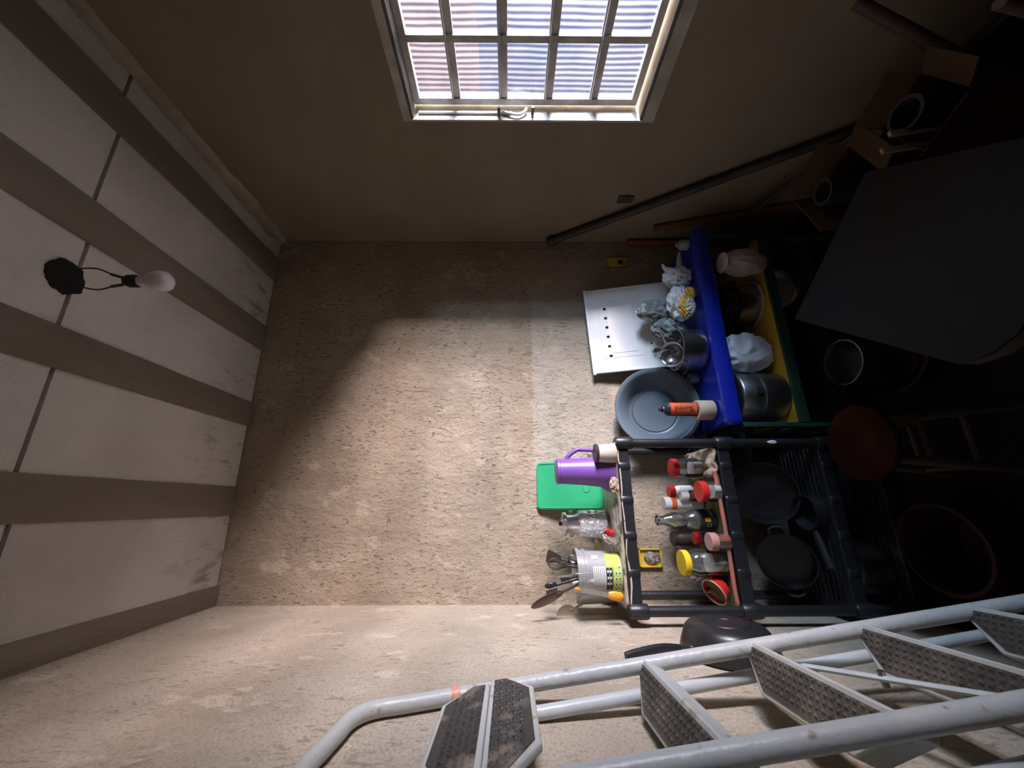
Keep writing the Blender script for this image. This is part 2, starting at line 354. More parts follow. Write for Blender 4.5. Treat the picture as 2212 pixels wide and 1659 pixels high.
# pale trowelled border around the opening
bm = nb(); e = .045
def ringface(y0, y1, z0, z1, Y0, Y1, Z0, Z1, x):
    a = [bm.verts.new((x, y, z)) for y, z in ((y0, z0), (y1, z0), (y1, z1), (y0, z1))]
    b = [bm.verts.new((x + .002, y, z)) for y, z in ((Y0, Z0), (Y1, Z0), (Y1, Z1), (Y0, Z1))]
    for i in range(4): bm.faces.new((a[i], a[(i + 1) % 4], b[(i + 1) % 4], b[i]))
ringface(WY0, WY1, WZ0, WZ1, WY0 - .03, WY1 + .008, WZ0 - .045, WZ1 + .03, XR - .003)
for s in (0, 1):
    ya = WY1 - .0015 if s else WY0 + .0015
    box(bm, XR - .003, XR + .138, min(ya, ya + (.001 if s else -.001)), max(ya, ya + (.001 if s else -.001)), WZ0, WZ1)
struct('trim_1', bm, MREV, smooth=False)

# ceiling: styrofoam infill between cast ribs; it drops a little towards the left wall
def cz(x): return ZC + 1.232 + (x - XL) / (XR - XL) * .045
def bx(py, px=560): return onY(px, py, YB).x
ribs = [(bx(563, 616), bx(610, 608)), (bx(707, 591), bx(758, 583)), (bx(870, 558), bx(921, 549)), (bx(1052, 522), bx(1114, 506)), (bx(1264, 477), XL)]
seamY = onZ(225, 440, ZC + 1.26).y
bm = nb()
edges = [XR] + [v for r in ribs for v in r]
k = 0
for i in range(0, len(edges) - 1, 2):
    xa, xb = edges[i + 1], edges[i]
    if xb - xa < .01: continue
    cuts = [YF, -.30 + .1 * (i % 3), seamY + .012 * (i - 4), YB]
    for y0, y1 in zip(cuts, cuts[1:]):
        v = []
        g = .006
        for x in (xa, xb):
            for y in (y0 + g, y1 - g):
                for dz in (0, .12): v.append(bm.verts.new((x, y, cz(x) + dz)))
        for f in ((0, 1, 3, 2), (4, 6, 7, 5), (0, 4, 5, 1), (2, 3, 7, 6), (0, 2, 6, 4), (1, 5, 7, 3)): bm.faces.new([v[j] for j in f])
box(bm, XL - .1, XR + .14, YF, YB, cz(XR) + .11, cz(XR) + .2)
struct('ceiling', bm, MEPS, smooth=False)
bm = nb(); v = [bm.verts.new((x, y, cz(x) + .012)) for x, y in ((XL, YF), (XR, YF), (XR, YB), (XL, YB))]; bm.faces.new(v); struct('trim_9', bm, MMORT)
for n_, (xb, xa) in enumerate(ribs):
    bm = nb()
    def rf(u, v): 
        x = xa + (xb - xa) * u; y = YF + (YB - YF) * v
        return (x, y, cz(x) - .006 + .004 * noise.noise((x * 4, y * 6, n_)) - .004 * math.sin(PI * u))
    V = grid(bm, 6, 40, rf)
    for sd in (0, 6):
        for j in range(40):
            a, b = V[sd][j], V[sd][j + 1]
            c = bm.verts.new((b.co.x, b.co.y, b.co.z + .11)); d = bm.verts.new((a.co.x, a.co.y, a.co.z + .11)); bm.faces.new((a, b, c, d))
    struct('trim_%d' % (n_ + 2), bm, MRIB)
# mortar smear where the right wall meets the ceiling
bm = nb()
def sm(u, v):
    y = YF + (YB - .001 - YF) * v; w = .035 + .02 * noise.noise((y * 3, 2, 0)) + .012 * noise.noise((y * 11, 5, 0))
    a = u * PI / 2
    return (XR - .002 - w * (1 - math.sin(a)) * 1.2, y, cz(XR) - .004 - w * .9 * (1 - math.cos(a)) )
grid(bm, 6, 120, sm); struct('trim_7', bm, MMORT)

# window
win = D.objects.new('window_1', None); COL.objects.link(win); win.location = (XG, (WY0 + WY1) / 2, (WZ0 + WZ1) / 2); win['kind'] = 'structure'
WC = Vector(win.location)
def wbox(bm, x0, x1, y0, y1, z0, z1): return box(bm, x0 - WC.x, x1 - WC.x, y0 - WC.y, y1 - WC.y, z0 - WC.z, z1 - WC.z)
fy1, fy0, fz1, fz0 = WY1 - .012, WY0 + .012, WZ1 - .012, WZ0 + .02
bm = nb(); t = .024
wbox(bm, XG - .012, XG + .02, fy0, fy1, fz1 - t, fz1); wbox(bm, XG - .012, XG + .02, fy0, fy1, fz0, fz0 + t)
wbox(bm, XG - .012, XG + .02, fy0, fy0 + t, fz0 + t, fz1 - t); wbox(bm, XG - .012, XG + .02, fy1 - t, fy1, fz0 + t, fz1 - t)
fr = obj('window_frame', bm, MWIN, win, bevel=.002)
MREVSH = mat('reveal_shade', (.10, .095, .09), .7, c2=(.16, .15, .135), ns=12)  # shade on sill and lintel put into a dark colour
for za, zb in ((WZ0 + .0005, WZ0 + .010), (WZ1 - .010, WZ1 - .0005)):
    bm = nb(); wbox(bm, XR + .004, XG + .02, WY0 + .002, WY1 - .002, za, zb); obj('shade_sheet', bm, MREVSH, win, bevel=.001)  # dark sheets added over sill and lintel in place of shade
mul = [.857, .621, .385]
barz = [ZC + .2024, ZC + .023, ZC - .149, ZC - .323]
for y in mul:
    bm = nb(); wbox(bm, XG - .014, XG + .012, y - .011, y + .011, fz0 + t, fz1 - t); obj('mullion', bm, MWIN, win, bevel=.002)
for z in barz:
    bm = nb(); wbox(bm, XG - .006, XG + .010, fy0 + t, fy1 - t, z - .0165, z + .0165); wbox(bm, XG - .022, XG - .006, fy0 + t, fy1 - t, z + .008, z + .0125)
    obj('glazing_bar', bm, MWIN, win, bevel=.001)
ys = [fy0 + t] + [q for y in reversed(mul) for q in (y - .011, y + .011)] + [fy1 - t]
zs = [fz0 + t] + [q for z in reversed(barz) for q in (z - .0165, z + .0165)] + [fz1 - t]
for i in range(0, len(ys), 2):
    for j in range(0, len(zs), 2):
        bm = nb(); wbox(bm, XG + .004, XG + .008, ys[i] - .002, ys[i + 1] + .002, zs[j] - .002, zs[j + 1] + .002); obj('pane', bm, MGLASS, win, smooth=False)
# opening lever on the far jamb
bm = nb(); yj = WY1 - .006
tube(bm, [(XR + .028 - WC.x, yj - WC.y, WZ1 - .03 - WC.z), (XR + .028 - WC.x, yj - WC.y, ZC - .01 - WC.z)], .0055, 8)
tube(bm, smoothpath([(XR + .03 - WC.x, yj - .004 - WC.y, ZC + .03 - WC.z), (XR + .018 - WC.x, yj - .006 - WC.y, ZC - .005 - WC.z), (XR + .012 - WC.x, yj - .006 - WC.y, ZC - .035 - WC.z), (XR + .026 - WC.x, yj - .008 - WC.y, ZC - .06 - WC.z), (XR + .04 - WC.x, yj - .01 - WC.y, ZC - .066 - WC.z)]), .005, 8)
obj('window_lever', bm, MWPL, win)
bm = nb()
for z in (ZC + .04, ZC - .09): tube(bm, [(XR + .02 - WC.x, yj - WC.y, z - WC.z), (XR + .02 - WC.x, yj - .03 - WC.y, z - WC.z)], .006, 10)
obj('lever_pin', bm, MBRWN_ED, win)

# outside: a neighbour's wall across the passage
bm = nb(); box(bm, 3.4, 3.5, -3, 6, 0, 2.8); struct('wall_outside', bm, MOUT, smooth=False)
bm = nb(); box(bm, 3.38, 3.40, -3, 6, 1.74, 2.8); struct('trim_8', bm, MOUT2, smooth=False)
bm = nb(); box(bm, XR + .14, 3.4, -3, 6, -.1, 0); struct('ground_outside', bm, MREV, smooth=False)

# sockets set in the walls
def wallbox(name, lab, loc, rz, w, h, hole, cover=None):
    t = thing(name, lab, 'electrical box', loc, (0, 0, rz))
    bm = nb()                                            # local: face looks to -Y, X across, Z up
    for a in ((-w / 2, -w / 2 + .006, -h / 2, h / 2), (w / 2 - .006, w / 2, -h / 2, h / 2), (-w / 2, w / 2, -h / 2, -h / 2 + .006), (-w / 2, w / 2, h / 2 - .006, h / 2)):
        box(bm, a[0], a[1], -.004, .012, a[2], a[3])
    if not hole: box(bm, -w / 2, w / 2, .006, .012, -h / 2, h / 2)
    obj('box_rim', bm, MSOCK, t, bevel=.001)
    return t
p = onY(1333, 566, YB - .012)
t = wallbox('switch_box', 'yellow wall box with a cable hole, upper right of the white panel', p, 0, .05, .105, False)
bm = nb(); box(bm, -.019, .019, .0015, .006, -.046, .046); obj('mud_filling', bm, MSOCK, t)
bm = nb(); lathe(bm, [(0, 0), (.012, 0), (.012, .003), (0, .003)], 20, Tm((0, .002, -.018), rx=PI / 2)); obj('cable_hole', bm, MHOLE, t)
p = onY(1405, 1205, YB - .012)
t = wallbox('switch_box', 'open yellow wall box seen through the black rack', p, 0, .075, .098, False)
bm = nb(); blob(bm, (0, .002, -.01), (.022, .006, .03), .4, 3, 3, 4); obj('loose_mortar', bm, mat('grey_mortar', (.12, .10, .08), .9, c2=(.4, .38, .33), ns=60), t)
p = onX(1352, 431, XR - .004)
t = thing('wall_outlet', 'small broken grey outlet on the right wall above the leaning pipe', 'outlet', p, (0, 0, -PI / 2))
bm = nb(); box(bm, -.022, .022, -.003, .003, -.036, .04); obj('mounting_plate', bm, MPIPE, t, bevel=.001)
bm = nb(); box(bm, -.012, .012, -.010, -.003, -.014, .014); box(bm, .012, .024, -.008, -.002, -.008, .010); obj('socket_core', bm, MBRWN_ED, t, bevel=.001)

# ------------------------------------------------------------------ hanging bulb
hz = cz(.5)
hp = onZ(142, 598, hz); bd = depth(hp)
t = thing('hanging_bulb', 'bare white bulb hanging on two wires from a black hole in the ceiling', 'light bulb', hp + Vector((0, 0, 0)))
bm = nb()
pts = []
for i in range(34):
    a = 2 * PI * i / 34; r = .048 * (1 + -.02 * math.sin(5 * a + 1) + .16 * noise.noise((math.cos(a) * 3, math.sin(a) * 3, 1)))
    pts.append((r * math.cos(a), r * math.sin(a)))
prism(bm, pts, -.003, .01); obj('dark_hole', bm, MHOLE, t)  # black disc, the open hole's inner dark put into its colour
bc = onZ(290, 607, hz)                                    # bulb axis at the hole's depth
ax = Vector((0, 0, 0)); s = bd / F
rel = rt * ((598 - 607) * s) + rt * 0
zt = lambda px: -(px - 142) * s - (0)
bm = nb()
for sg, a0 in ((1, .020), (-1, -.018)):
    p0 = rt * (a0) ; mid1 = rt * (sg * .028 - .005); 
    tube(bm, smoothpath([(p0.x, p0.y, -.002), (*(rt * (sg * .030 - .006))[:2], zt(205)), (*(rt * (sg * .018 - .010))[:2], zt(240)), (*(rt * (sg * .008) + rel)[:2], zt(274))]), .0022, 8)
for sg in (1, -1): 
    a = rt * (sg * .017 - .010); b = rt * (sg * .010) + rel; tube(bm, [(a.x, a.y, zt(240)), (b.x, b.y, zt(264))], .0042, 8)
obj('twin_wire', bm, MBROWN, t)
bm = nb(); lathe(bm, [(0, zt(270)), (.012, zt(270)), (.0175, zt(278)), (.018, zt(294)), (.015, zt(300)), (0, zt(300))], 24, Tm(rel)); obj('lamp_socket', bm, MBLKM, t)
bm = nb(); lathe(bm, [(0, zt(298)), (.0135, zt(298)), (.0145, zt(312)), (.021, zt(322)), (.0285, zt(337)), (.030, zt(347)), (.0275, zt(358)), (.019, zt(365)), (.010, zt(368)), (0, zt(368.5))], 32, Tm(rel)); obj('bulb_globe', bm, MBULB, t)

# ------------------------------------------------------------------ black plastic rack
RX0, RX1, RY0, RY1 = -.362, .240, 1.47, 1.725
rk = thing('plastic_rack', 'black plastic shelving rack in the left corner', 'shelving rack', (0, 0, 0))
rsock = []
for zi, z in enumerate((TOP, MID, LOW, BAS)):
    bm = nb(); hh = .046
    z1 = z - .004
    box(bm, RX0 + .02, RX1 - .02, RY0, RY0 + .03, z1 - hh, z1); box(bm, RX0 + .02, RX1 - .02, RY1 - .03, RY1, z1 - hh, z1)
    box(bm, RX0, RX0 + .03, RY0 + .02, RY1 - .02, z1 - hh, z1); box(bm, RX1 - .03, RX1, RY0 + .02, RY1 - .02, z1 - hh, z1)
    n = 9
    for i in range(n):
        y = RY0 + .035 + (RY1 - RY0 - .07) * i / (n - 1); box(bm, RX0 + .025, RX1 - .025, y - .008, y + .008, z1 - .012, z1)
    for i in range(4):                                    # moulded sockets standing proud of the front rail
        x = RX0 + .13 + (RX1 - RX0 - .23) * i / 3
        lathe(bm, [(0, z1 - hh - .002), (.014, z1 - hh - .002), (.017, z1 - hh + .004), (.017, z1 - .006), (.013, z1 - .001), (0, z1 - .001)], 20, Tm((x, RY0 + .012, 0)), sx=1.25)
    obj('shelf_tray', bm, MBLK, rk, bevel=.003)
    for x in (RX0 + .012, RX1 - .012):
        for y in (RY0 + .006, RY1 - .006):
            bm = nb(); lathe(bm, [(0, z1 - .062), (.0235, z1 - .062), (.025, z1 - .055), (.025, z1 - .003), (.021, z1 + .004), (0, z1 + .004)], 24, Tm((x, y, 0))); obj('corner_socket', bm, MBLK, rk)
for (x, y) in ((RX0 + .012, RY0 + .006), (RX1 - .012, RY0 + .006), (RX0 + .012, RY1 - .006), (RX1 - .012, RY1 - .006)):
    for za, zb in ((TOP - .066, MID), (MID - .066, LOW), (LOW - .066, BAS), (BAS - .066, 0)):
        bm = nb(); lathe(bm, [(0, zb), (.017, zb), (.017, za), (0, za)], 24, Tm((x, y, 0))); obj('post', bm, MBLK, rk)

# oilcloth on the top shelf
bm = nb()
def oc(u, v):
    x = RX0 + .002 + (RX1 - .012 - RX0) * u; y = RY0 - .003 + (YB - .02 - RY0) * v
    z = TOP + .002 + .0025 * noise.noise((x * 22, y * 22, 0))
    if v > .86: z += (v - .86) * .25
    if u > .93: z += .012 * (u - .93) / .07
    if v < .06: z -= .03 * (.06 - v) / .06 * (.4 + .6 * abs(noise.noise((x * 6, 3, 0))))
    if u < .05: z -= .012 * (.05 - u) / .05
    return (x, y, z)
grid(bm, 60, 30, oc); o = obj('oilcloth', bm, MCLOTH); tag(o, 'beige floral oilcloth lying on the top of the black rack', 'tablecloth')
o.modifiers.new('s', 'SOLIDIFY').thickness = .0015
TS = TOP + .0045

# ---- rack top: inverted purple jug
p = onZ(1322, 1018, TS); s = spx(p)
t = thing('purple_jug', 'purple plastic jug turned upside down on the rack top', 'jug', p, (0, 0, math.radians(-4)))
H = .222
bm = nb(); lathe(bm, [(.0, H), (.044, H), (.049, H - .004), (.050, H - .012), (.0475, H - .014), (.052, H * .55), (.056, .05), (.062, .012), (.064, 0), (.060, 0), (.053, .05), (.049, H * .55), (.046, H - .012), (0, H - .012)], 48)
for v in bm.verts:                                        # pouring lip on the left side
    if v.co.z < .06:
        a = math.atan2(v.co.y, v.co.x); w = max(0, math.cos(a - PI)) ** 10; v.co.x -= .022 * w * (1 - v.co.z / .06)
obj('jug_body', bm, MPURP, t)
bm = nb(); tube(bm, smoothpath([(.045, 0, H - .045), (.060, -.0, H - .052), (.083, 0, H - .085), (.084, 0, H - .105), (.080, 0, H - .15), (.058, 0, H - .165)], 5), .0085, 12, flat=1.3); obj('jug_handle', bm, MPURP, t)

# ---- cream cup upside down with dark foot
p = onZ(1328, 979, TS); t = thing('ceramic_cup', 'small cream cup with a dark brown lid beside the purple jug', 'cup', p)
bm = nb(); lathe(bm, [(0, 0), (.034, 0), (.036, .006), (.0355, .03), (.033, .062), (.033, .066), (0, .066)], 40); obj('cup_body', bm, MCREAM, t)
bm = nb(); lathe(bm, [(0, .066), (.030, .066), (.035, .068), (.037, .073), (.034, .078), (0, .0795)], 40); obj('cup_lid', bm, MBROWN, t)

# ---- green cutting board leaning on the back wall
bw, bh = .206, .292
p = Vector((.0, 0, 0)); cx_ = (onY(1240, 1003, 1.745).x + onY(1240, 1095, 1.745).x) / 2
t = thing('cutting_board', 'bright green plastic cutting board leaning on the wall behind the jug', 'cutting board', (cx_, 1.70, TS), (math.radians(-17), 0, 0))
bm = nb(); prism(bm, [(x, y + bh / 2) for x, y in rrect(bw, bh, .018)], -.004, .004, Tm(rx=PI / 2)); obj('board_plate', bm, MGREEN, t, bevel=.002)
bm = nb(); pts = [(x, -.0045, y + bh / 2) for x, y in rrect(bw - .014, bh - .014, .014)]; tube(bm, pts, .0022, 6, closed=True); tube(bm, [(x, -.0045, y + .07) for x, y in rrect(.06, .028, .0139)], .002, 6, closed=True); obj('board_groove_rim', bm, MGREEN, t)

# ---- aluminium milk can
p = onZ(1312, 1131, TS); s = spx(p)
t = thing('milk_can', 'shiny aluminium milk can with crumpled foil around it on the rack top', 'milk can', p)
H = .190
bm = nb(); lathe(bm, [(0, 0), (.044, 0), (.047, .004), (.049, .05), (.049, .098), (.044, .118), (.036, .135), (.035, .168), (.038, .172), (0, .172)], 44); obj('can_body', bm, MALU, t)
bm = nb(); lathe(bm, [(0, .172), (.044, .172), (.046, .176), (.046, .182), (.042, .187), (.012, .190), (0, .190)], 44); l = obj('can_lid', bm, MALU, t)
bm = nb(); lathe(bm, [(0, .190), (.008, .190), (.008, .200), (0, .201)], 16); obj('lid_knob', bm, MBLKM, l)
bm = nb()
for sg in (1, -1): bm = nb(); tube(bm, smoothpath([(sg * .036, 0, .150), (sg * .047, 0, .155), (sg * .050, 0, .150), (sg * .046, 0, .144), (sg * .037, 0, .142)], 4), .003, 8); obj('can_ear', bm, MALU, t)

bm = nb()
def foil(u, v):
    a = -PI * .95 + u * PI * .9; z = .012 + v * .112; r = .0515 + .006 * abs(noise.noise((a * 3, z * 40, 0))) + .006 * abs(noise.noise((a * 7, z * 90, 3)))
    if v > .8: r -= .006 * (v - .8) / .2
    return (r * math.cos(a), r * math.sin(a), z + .006 * noise.noise((a * 4, v, 5)))
grid(bm, 60, 30, foil); obj('foil_wrap', bm, MFOIL, t).modifiers.new('s', 'SOLIDIFY').thickness = .001
# plastic film with a red print heaped in front of the can
p = onZ(1335, 1130, TS)
t = thing('film_wrapper', 'clear crumpled plastic wrapper with a red corner in front of the milk can', 'plastic wrapper', p)
bm = nb(); blob(bm, (0, .0, .005), (.075, .022, .012), .35, 2.6, 4, 3, flatz=.0005); obj('film_heap', bm, MFILM, t)
bm = nb(); blob(bm, (-.032, -.004, .036), (.010, .010, .016), .45, 3, 3, 6, rot=Matrix.Rotation(.4, 3, 'Y')); obj('red_print', bm, MRED, t)
bm = nb(); blob(bm, (-.06, .0, .03), (.014, .010, .032), .4, 3, 3, 9, flatz=.001, rot=Matrix.Rotation(.5, 3, 'Y')); obj('film_corner', bm, MFILM, t)
p = onZ(1332, 1047, TS); bm = nb(); blob(bm, (p.x - .004, p.y - .016, TS + .014), (.027, .016, .014), .4, 2.5, 4, 12, flatz=TS + .0005); tag(obj('crumpled_cloth', bm, MRAG), 'small crumpled beige cloth under the lip of the purple jug', 'cloth')

# ---- clear bucket with label
p = onZ(1338, 1236, TS); p.y += .012
t = thing('plastic_bucket', 'clear plastic bucket with a green printed label, holding kitchen utensils', 'bucket', p)
H, r0, r1 = .162, .070, .077
bm = nb(); lathe(bm, [(0, 0), (r0 - .004, 0), (r0, .004), (r1 - .003, H - .034), (r1 + .003, H - .034), (r1 + .003, H - .028), (r1, H - .027), (r1, H - .012), (r1 + .006, H - .011), (r1 + .006, H), (r1 - .001, H), (r1 - .004, H - .03), (r0 - .003, .004), (0, .004)], 48); obj('bucket_wall', bm, MCLEAR, t)
def rb(z): return r0 + (r1 - .003 - r0) * z / (H - .034)
def lp(bm, z0, z1, a0, a1, mi, off=.001, k=10): curved_patch(bm, rb(z0), rb(z1), z0, z1, a0, a1, mi, k, off)
A = math.radians
bm = nb()
F0 = -90 + 4                                              # label faces the camera (-Y)
lp(bm, .006, .036, A(F0 - 62), A(F0 + 62), 0, .0006, 24)
lp(bm, .036, .060, A(F0 + 15), A(F0 + 62), 0, .0006, 12)
lp(bm, .064, .108, A(F0 - 44), A(F0 + 18), 1, .0008, 16)  # white text table
for i in range(6): lp(bm, .068 + i * .0068, .0705 + i * .0068, A(F0 - 42), A(F0 + 15), 3, .0011, 14)
lp(bm, .040, .061, A(F0 - 48), A(F0 + 14), 2, .0009, 14)  # black blocks with white ticks
for i in range(3):
    for j in range(2):
        lp(bm, .043 + j * .010, .049 + j * .010, A(F0 - 30 + i * 16), A(F0 - 24 + i * 16), 1, .0012, 3)
lp(bm, .0500, .0512, A(F0 - 48), A(F0 + 14), 1, .0012, 12)
for i in range(5):
    for j in range(2):
        if (i, j) in ((4, 1),): continue
        a = F0 - 50 + i * 15; lp(bm, .009 + j * .013, .019 + j * .013, A(a), A(a + 11), 1, .0012, 4); lp(bm, .011 + j * .013, .017 + j * .013, A(a + 2.4), A(a + 8.6), 4, .0016, 3)
lp(bm, .085, .108, A(F0 + 38), A(F0 + 52), 1, .0008, 5)
obj('bucket_label', bm, [MLABG, MLABW, MBLKM, mat('label_text', (.25, .28, .27), .6), mat('label_olive', (.10, .16, .05), .6)], t)
BP = Vector(p)
def uten(name, lab, pxa, pya, head, m=MBROWN, r=.004, y=None, hm=None, **k):
    """a utensil standing in the bucket; (pxa,pya) is its upper end"""
    yy = BP.y + (.02 if y is None else y)
    tip = onY(pxa, pya, yy); base = Vector((BP.x + (BP.x - tip.x) * .18, BP.y, BP.z + .012))
    t = thing(name, lab, 'utensil', base)
    d = tip - base; L = d.length; orient(t, d, k.get('roll', 0))
    bm = nb(); hl = k.get('hl', .07); tube(bm, [(0, 0, 0), (0, 0, L - hl * .8)], r, 8, flat=k.get('fl', .5)); obj('handle', bm, m, t)
    bm = nb(); head(bm, L - hl, L); obj('head', bm, hm or m, t)
    return t
def h_spoon(w=.022, cup=.008):
    def f(bm, z0, z1):
        def g(u, v):
            a = 2 * PI * u; r = v
            x = w * r * math.cos(a); z = (z0 + z1) / 2 + (z1 - z0) / 2 * r * math.sin(a)
            return (x, cup * (1 - r * r) - .002, z)
        V = grid(bm, 20, 5, g); bmesh.ops.remove_doubles(bm, verts=bm.verts, dist=1e-5)
        r = bmesh.ops.solidify(bm, geom=bm.faces[:], thickness=.002)
    return f
def h_flat(w0, w1, th=.002):
    def f(bm, z0, z1):
        prism(bm, [(-w0, z0), (w0, z0), (w1, z1 - .006), (w1 * .8, z1), (-w1 * .8, z1), (-w1, z1 - .006)], -th, th, Tm(rx=PI / 2))
        for v in bm.verts: pass
    return f
def h_whisk(bm, z0, z1):
    for i in range(6):
        a = PI * i / 6; pts = []
        for j in range(17):
            b = PI * j / 16 - PI / 2; rr = math.cos(b); pts.append((.021 * math.sin(2 * PI * j / 16) * math.cos(a), .021 * math.sin(2 * PI * j / 16) * math.sin(a), z0 + (z1 - z0) * (1 - abs(j - 8) / 8) ** .6))
        tube(bm, pts, .0011, 6)
def h_prong(bm, z0, z1):
    def g(u, v):
        a = -PI / 2 + PI * v; x = .006 + .011 * math.cos(a) * math.cos(2 * PI * u); y = .008 * math.cos(a) * math.sin(2 * PI * u)
        return (x, y, (z0 + z1) / 2 + (z1 - z0) / 2 * math.sin(a))
    grid(bm, 16, 10, g); bmesh.ops.remove_doubles(bm, verts=bm.verts, dist=1e-5)
    for i in range(5):
        z = z0 + .006 + i * (z1 - z0 - .012) / 4; tube(bm, smoothpath([(-.010, 0, z), (-.030, -.002, z), (-.042, -.008, z)], 3), [.0034] * 3 + [.003] * 2 + [.0018] * 2, 8)
uten('spatula', 'brown plastic spatula, furthest right of the bucket utensils', 1181, 1200, h_flat(.012, .024), MBROWN, hl=.055, y=.035)
uten('whisk', 'dark wire whisk leaning right in the bucket', 1182, 1216, h_whisk, MBROWN, hl=.085, y=.0)
uten('table_knife', 'thin steel knife standing in the middle of the bucket', 1203, 1246, h_flat(.006, .004, .0008), MSTEEL, hl=.07, r=.004, y=.0)
uten('slotted_turner', 'dark slotted turner in the bucket behind the knife', 1211, 1252, h_flat(.017, .017), MBROWN, hl=.034, y=.02)
uten('steel_ladle', 'steel ladle with its rim just above the bucket, right side', 1226, 1203, h_spoon(.014, .006), MSTEEL, hl=.04, y=.02)
uten('pasta_fork', 'black pasta fork with curved teeth standing in the bucket', 1177, 1271, h_prong, MBLK, hl=.046, y=-.01)
uten('wooden_spoon', 'long brown wooden spoon leaning out of the bucket to the left wall', 1147, 1312, h_spoon(.017, .004), MWOOD, hl=.13, r=.006, y=-.02, fl=.8)
# orange-handled scraper leaning upside down against the bucket front
a = onY(1343, 1290, 1.472); b = onY(1214, 1267, 1.458); d = b - a; L = .165
t = thing('scraper_knife', 'orange-handled steel scraper standing grip down in front of the bucket', 'scraper', a); orient(t, d)
bm = nb(); tube(bm, [(0, 0, -.004), (0, 0, .004), (0, 0, .03), (0, 0, .042), (0, 0, .048)], [.009, .016, .0155, .012, .009], 14, flat=.6); obj('grip', bm, MORG, t)
bm = nb(); box(bm, -.0085, .0085, -.001, .001, .046, .146); obj('blade', bm, MSTEEL, t)
bm = nb(); tube(bm, [(0, 0, .146), (0, 0, .152), (0, 0, .160), (0, 0, .166)], [.003, .0065, .006, .002], 12, flat=.5); obj('orange_tip', bm, MORG, t)
# second clear tub behind with a wooden disc
p = onZ(1322, 1300, TS + .0005); p.y = min(p.y, 1.64); p.x = -.314
t = thing('plastic_tub', 'cloudy clear tub in the corner, left of the labelled bucket', 'tub', p)
bm = nb(); lathe(bm, [(0, 0), (.040, 0), (.043, .004), (.050, .135), (.053, .137), (.053, .142), (.048, .142), (.041, .006), (0, .004)], 40); obj('tub_wall', bm, MCLEAR, t)
w = uten('wooden_paddle', 'pale wooden paddle sticking out sideways above the left tub', 1237, 1322, h_spoon(.030, .006), mat('pale_paddle', (.40, .32, .24), .6), hl=.075, r=.005, y=.06, fl=.8)
w.location = (p.x + .004, p.y, p.z + .01); tipp = onY(1232, 1318, p.y - .01); d = tipp - Vector(w.location); orient(w, d)
for c in w.children: c.scale = (1, 1, d.length / .178 * .98 if d.length else 1)

# ------------------------------------------------------------------ mid shelf
bm = nb()
def gm_(u, v):
    x = RX0 + .006 + (RX1 - .03 - RX0) * u; y = RY0 + .012 + (RY1 - .02 - RY0) * v
    return (x, y, MID + .002 + .0015 * noise.noise((x * 20, y * 20, 2)))
grid(bm, 30, 14, gm_); o = obj('shelf_mat', bm, MGMAT); tag(o, 'green mat lining the second shelf of the black rack', 'shelf mat'); o.modifiers.new('s', 'SOLIDIFY').thickness = .0015
MS = MID + .0045
bm = nb(); tube(bm, smoothpath([(.13, RY0 + .09, MS + .012), (.115, RY0 + .012, MS + .014), (.10, RY0 + .004, MS + .012), (-.1, RY0 + .001, MS + .009), (-.28, RY0 + .003, MS + .009), (-.33, RY0 + .006, MS + .006), (-.345, RY0 + .03, MS + .006)], 8), .0075, 10)
tag(obj('coral_hose', bm, MPINK), 'coral-coloured hose laid along the front edge of the second rack shelf', 'hose')
bm = nb()
def rag(u, v):
    x = .10 + .112 * u; y = RY0 + .002 + .20 * v
    return (x, y, MS + .020 + .022 * abs(noise.noise((x * 22, y * 18, 5))) + .01 * noise.noise((x * 40, y * 40, 1)) - (.014 if v < .05 or u < .04 or u > .96 else 0))
V = grid(bm, 26, 26, rag); o = obj('dirty_rag', bm, MRAG); o.modifiers.new('s', 'SOLIDIFY').thickness = .012; tag(o, 'folded stained beige rag at the right end of the second rack shelf', 'rag')

def jar(name, lab, cat, pxt, pxb, y0, y1, z, lid=None, lidm=None, fill=0, fillm=None, glass=None, neck=.82, lidh=.16, tilt=0, dy=0, prof=None, solid=None):
    py = (y0 + y1) / 2; p = onZ(pxb, py, z); p.y += dy; s = spx(p)
    R = (y1 - y0) * s / 2; H = (pxb - pxt) * s
    t = thing(name, lab, cat, p, (0, tilt, 0))
    lh = H * lidh if lidm else 0; Hb = H - lh
    bm = nb()
    P_ = prof(R, Hb) if prof else [(0, 0), (R * .9, 0), (R, R * .1), (R, Hb * .74), (R * .96, Hb * .82), (R * neck, Hb * .9), (R * neck, Hb), (R * neck - .002, Hb), (R * neck - .002, Hb * .9), (R * .94, Hb * .80), (R - .002, Hb * .74), (R - .002, R * .12), (0, .003)]
    lathe(bm, P_, 36); obj('vessel' if solid else 'glass_body', bm, solid or glass or MJAR, t)
    if fill:
        bm = nb(); f = Hb * fill; lathe(bm, [(0, .004), (R * .9, .004), (R * .93, R * .15), (R * .93, f), (R * .5, f + .003), (0, f + .004)], 32); obj('contents', bm, fillm, t)
    if lidm:
        bm = nb(); rl = R * neck + .0035; lathe(bm, [(0, Hb - .002), (rl - .001, Hb - .002), (rl, Hb), (rl, H - .002), (rl - .002, H), (0, H + .0005)], 36); obj('lid', bm, lidm, t)
    return t
jar('glass_jar', 'glass jar of white powder with a red lid beside the stained rag', 'jar', 1449, 1522, 990, 1031, MS, lidm=MRED, fill=.48, fillm=MSAND, lidh=.14, neck=.86)
jar('glass_jar', 'squat glass jar with a red label at the front, left of the rag', 'jar', 1508, 1552, 1040, 1083, MS, lidm=MRED, fill=.5, fillm=MSAND, lidh=.30, neck=.95, dy=-.0)
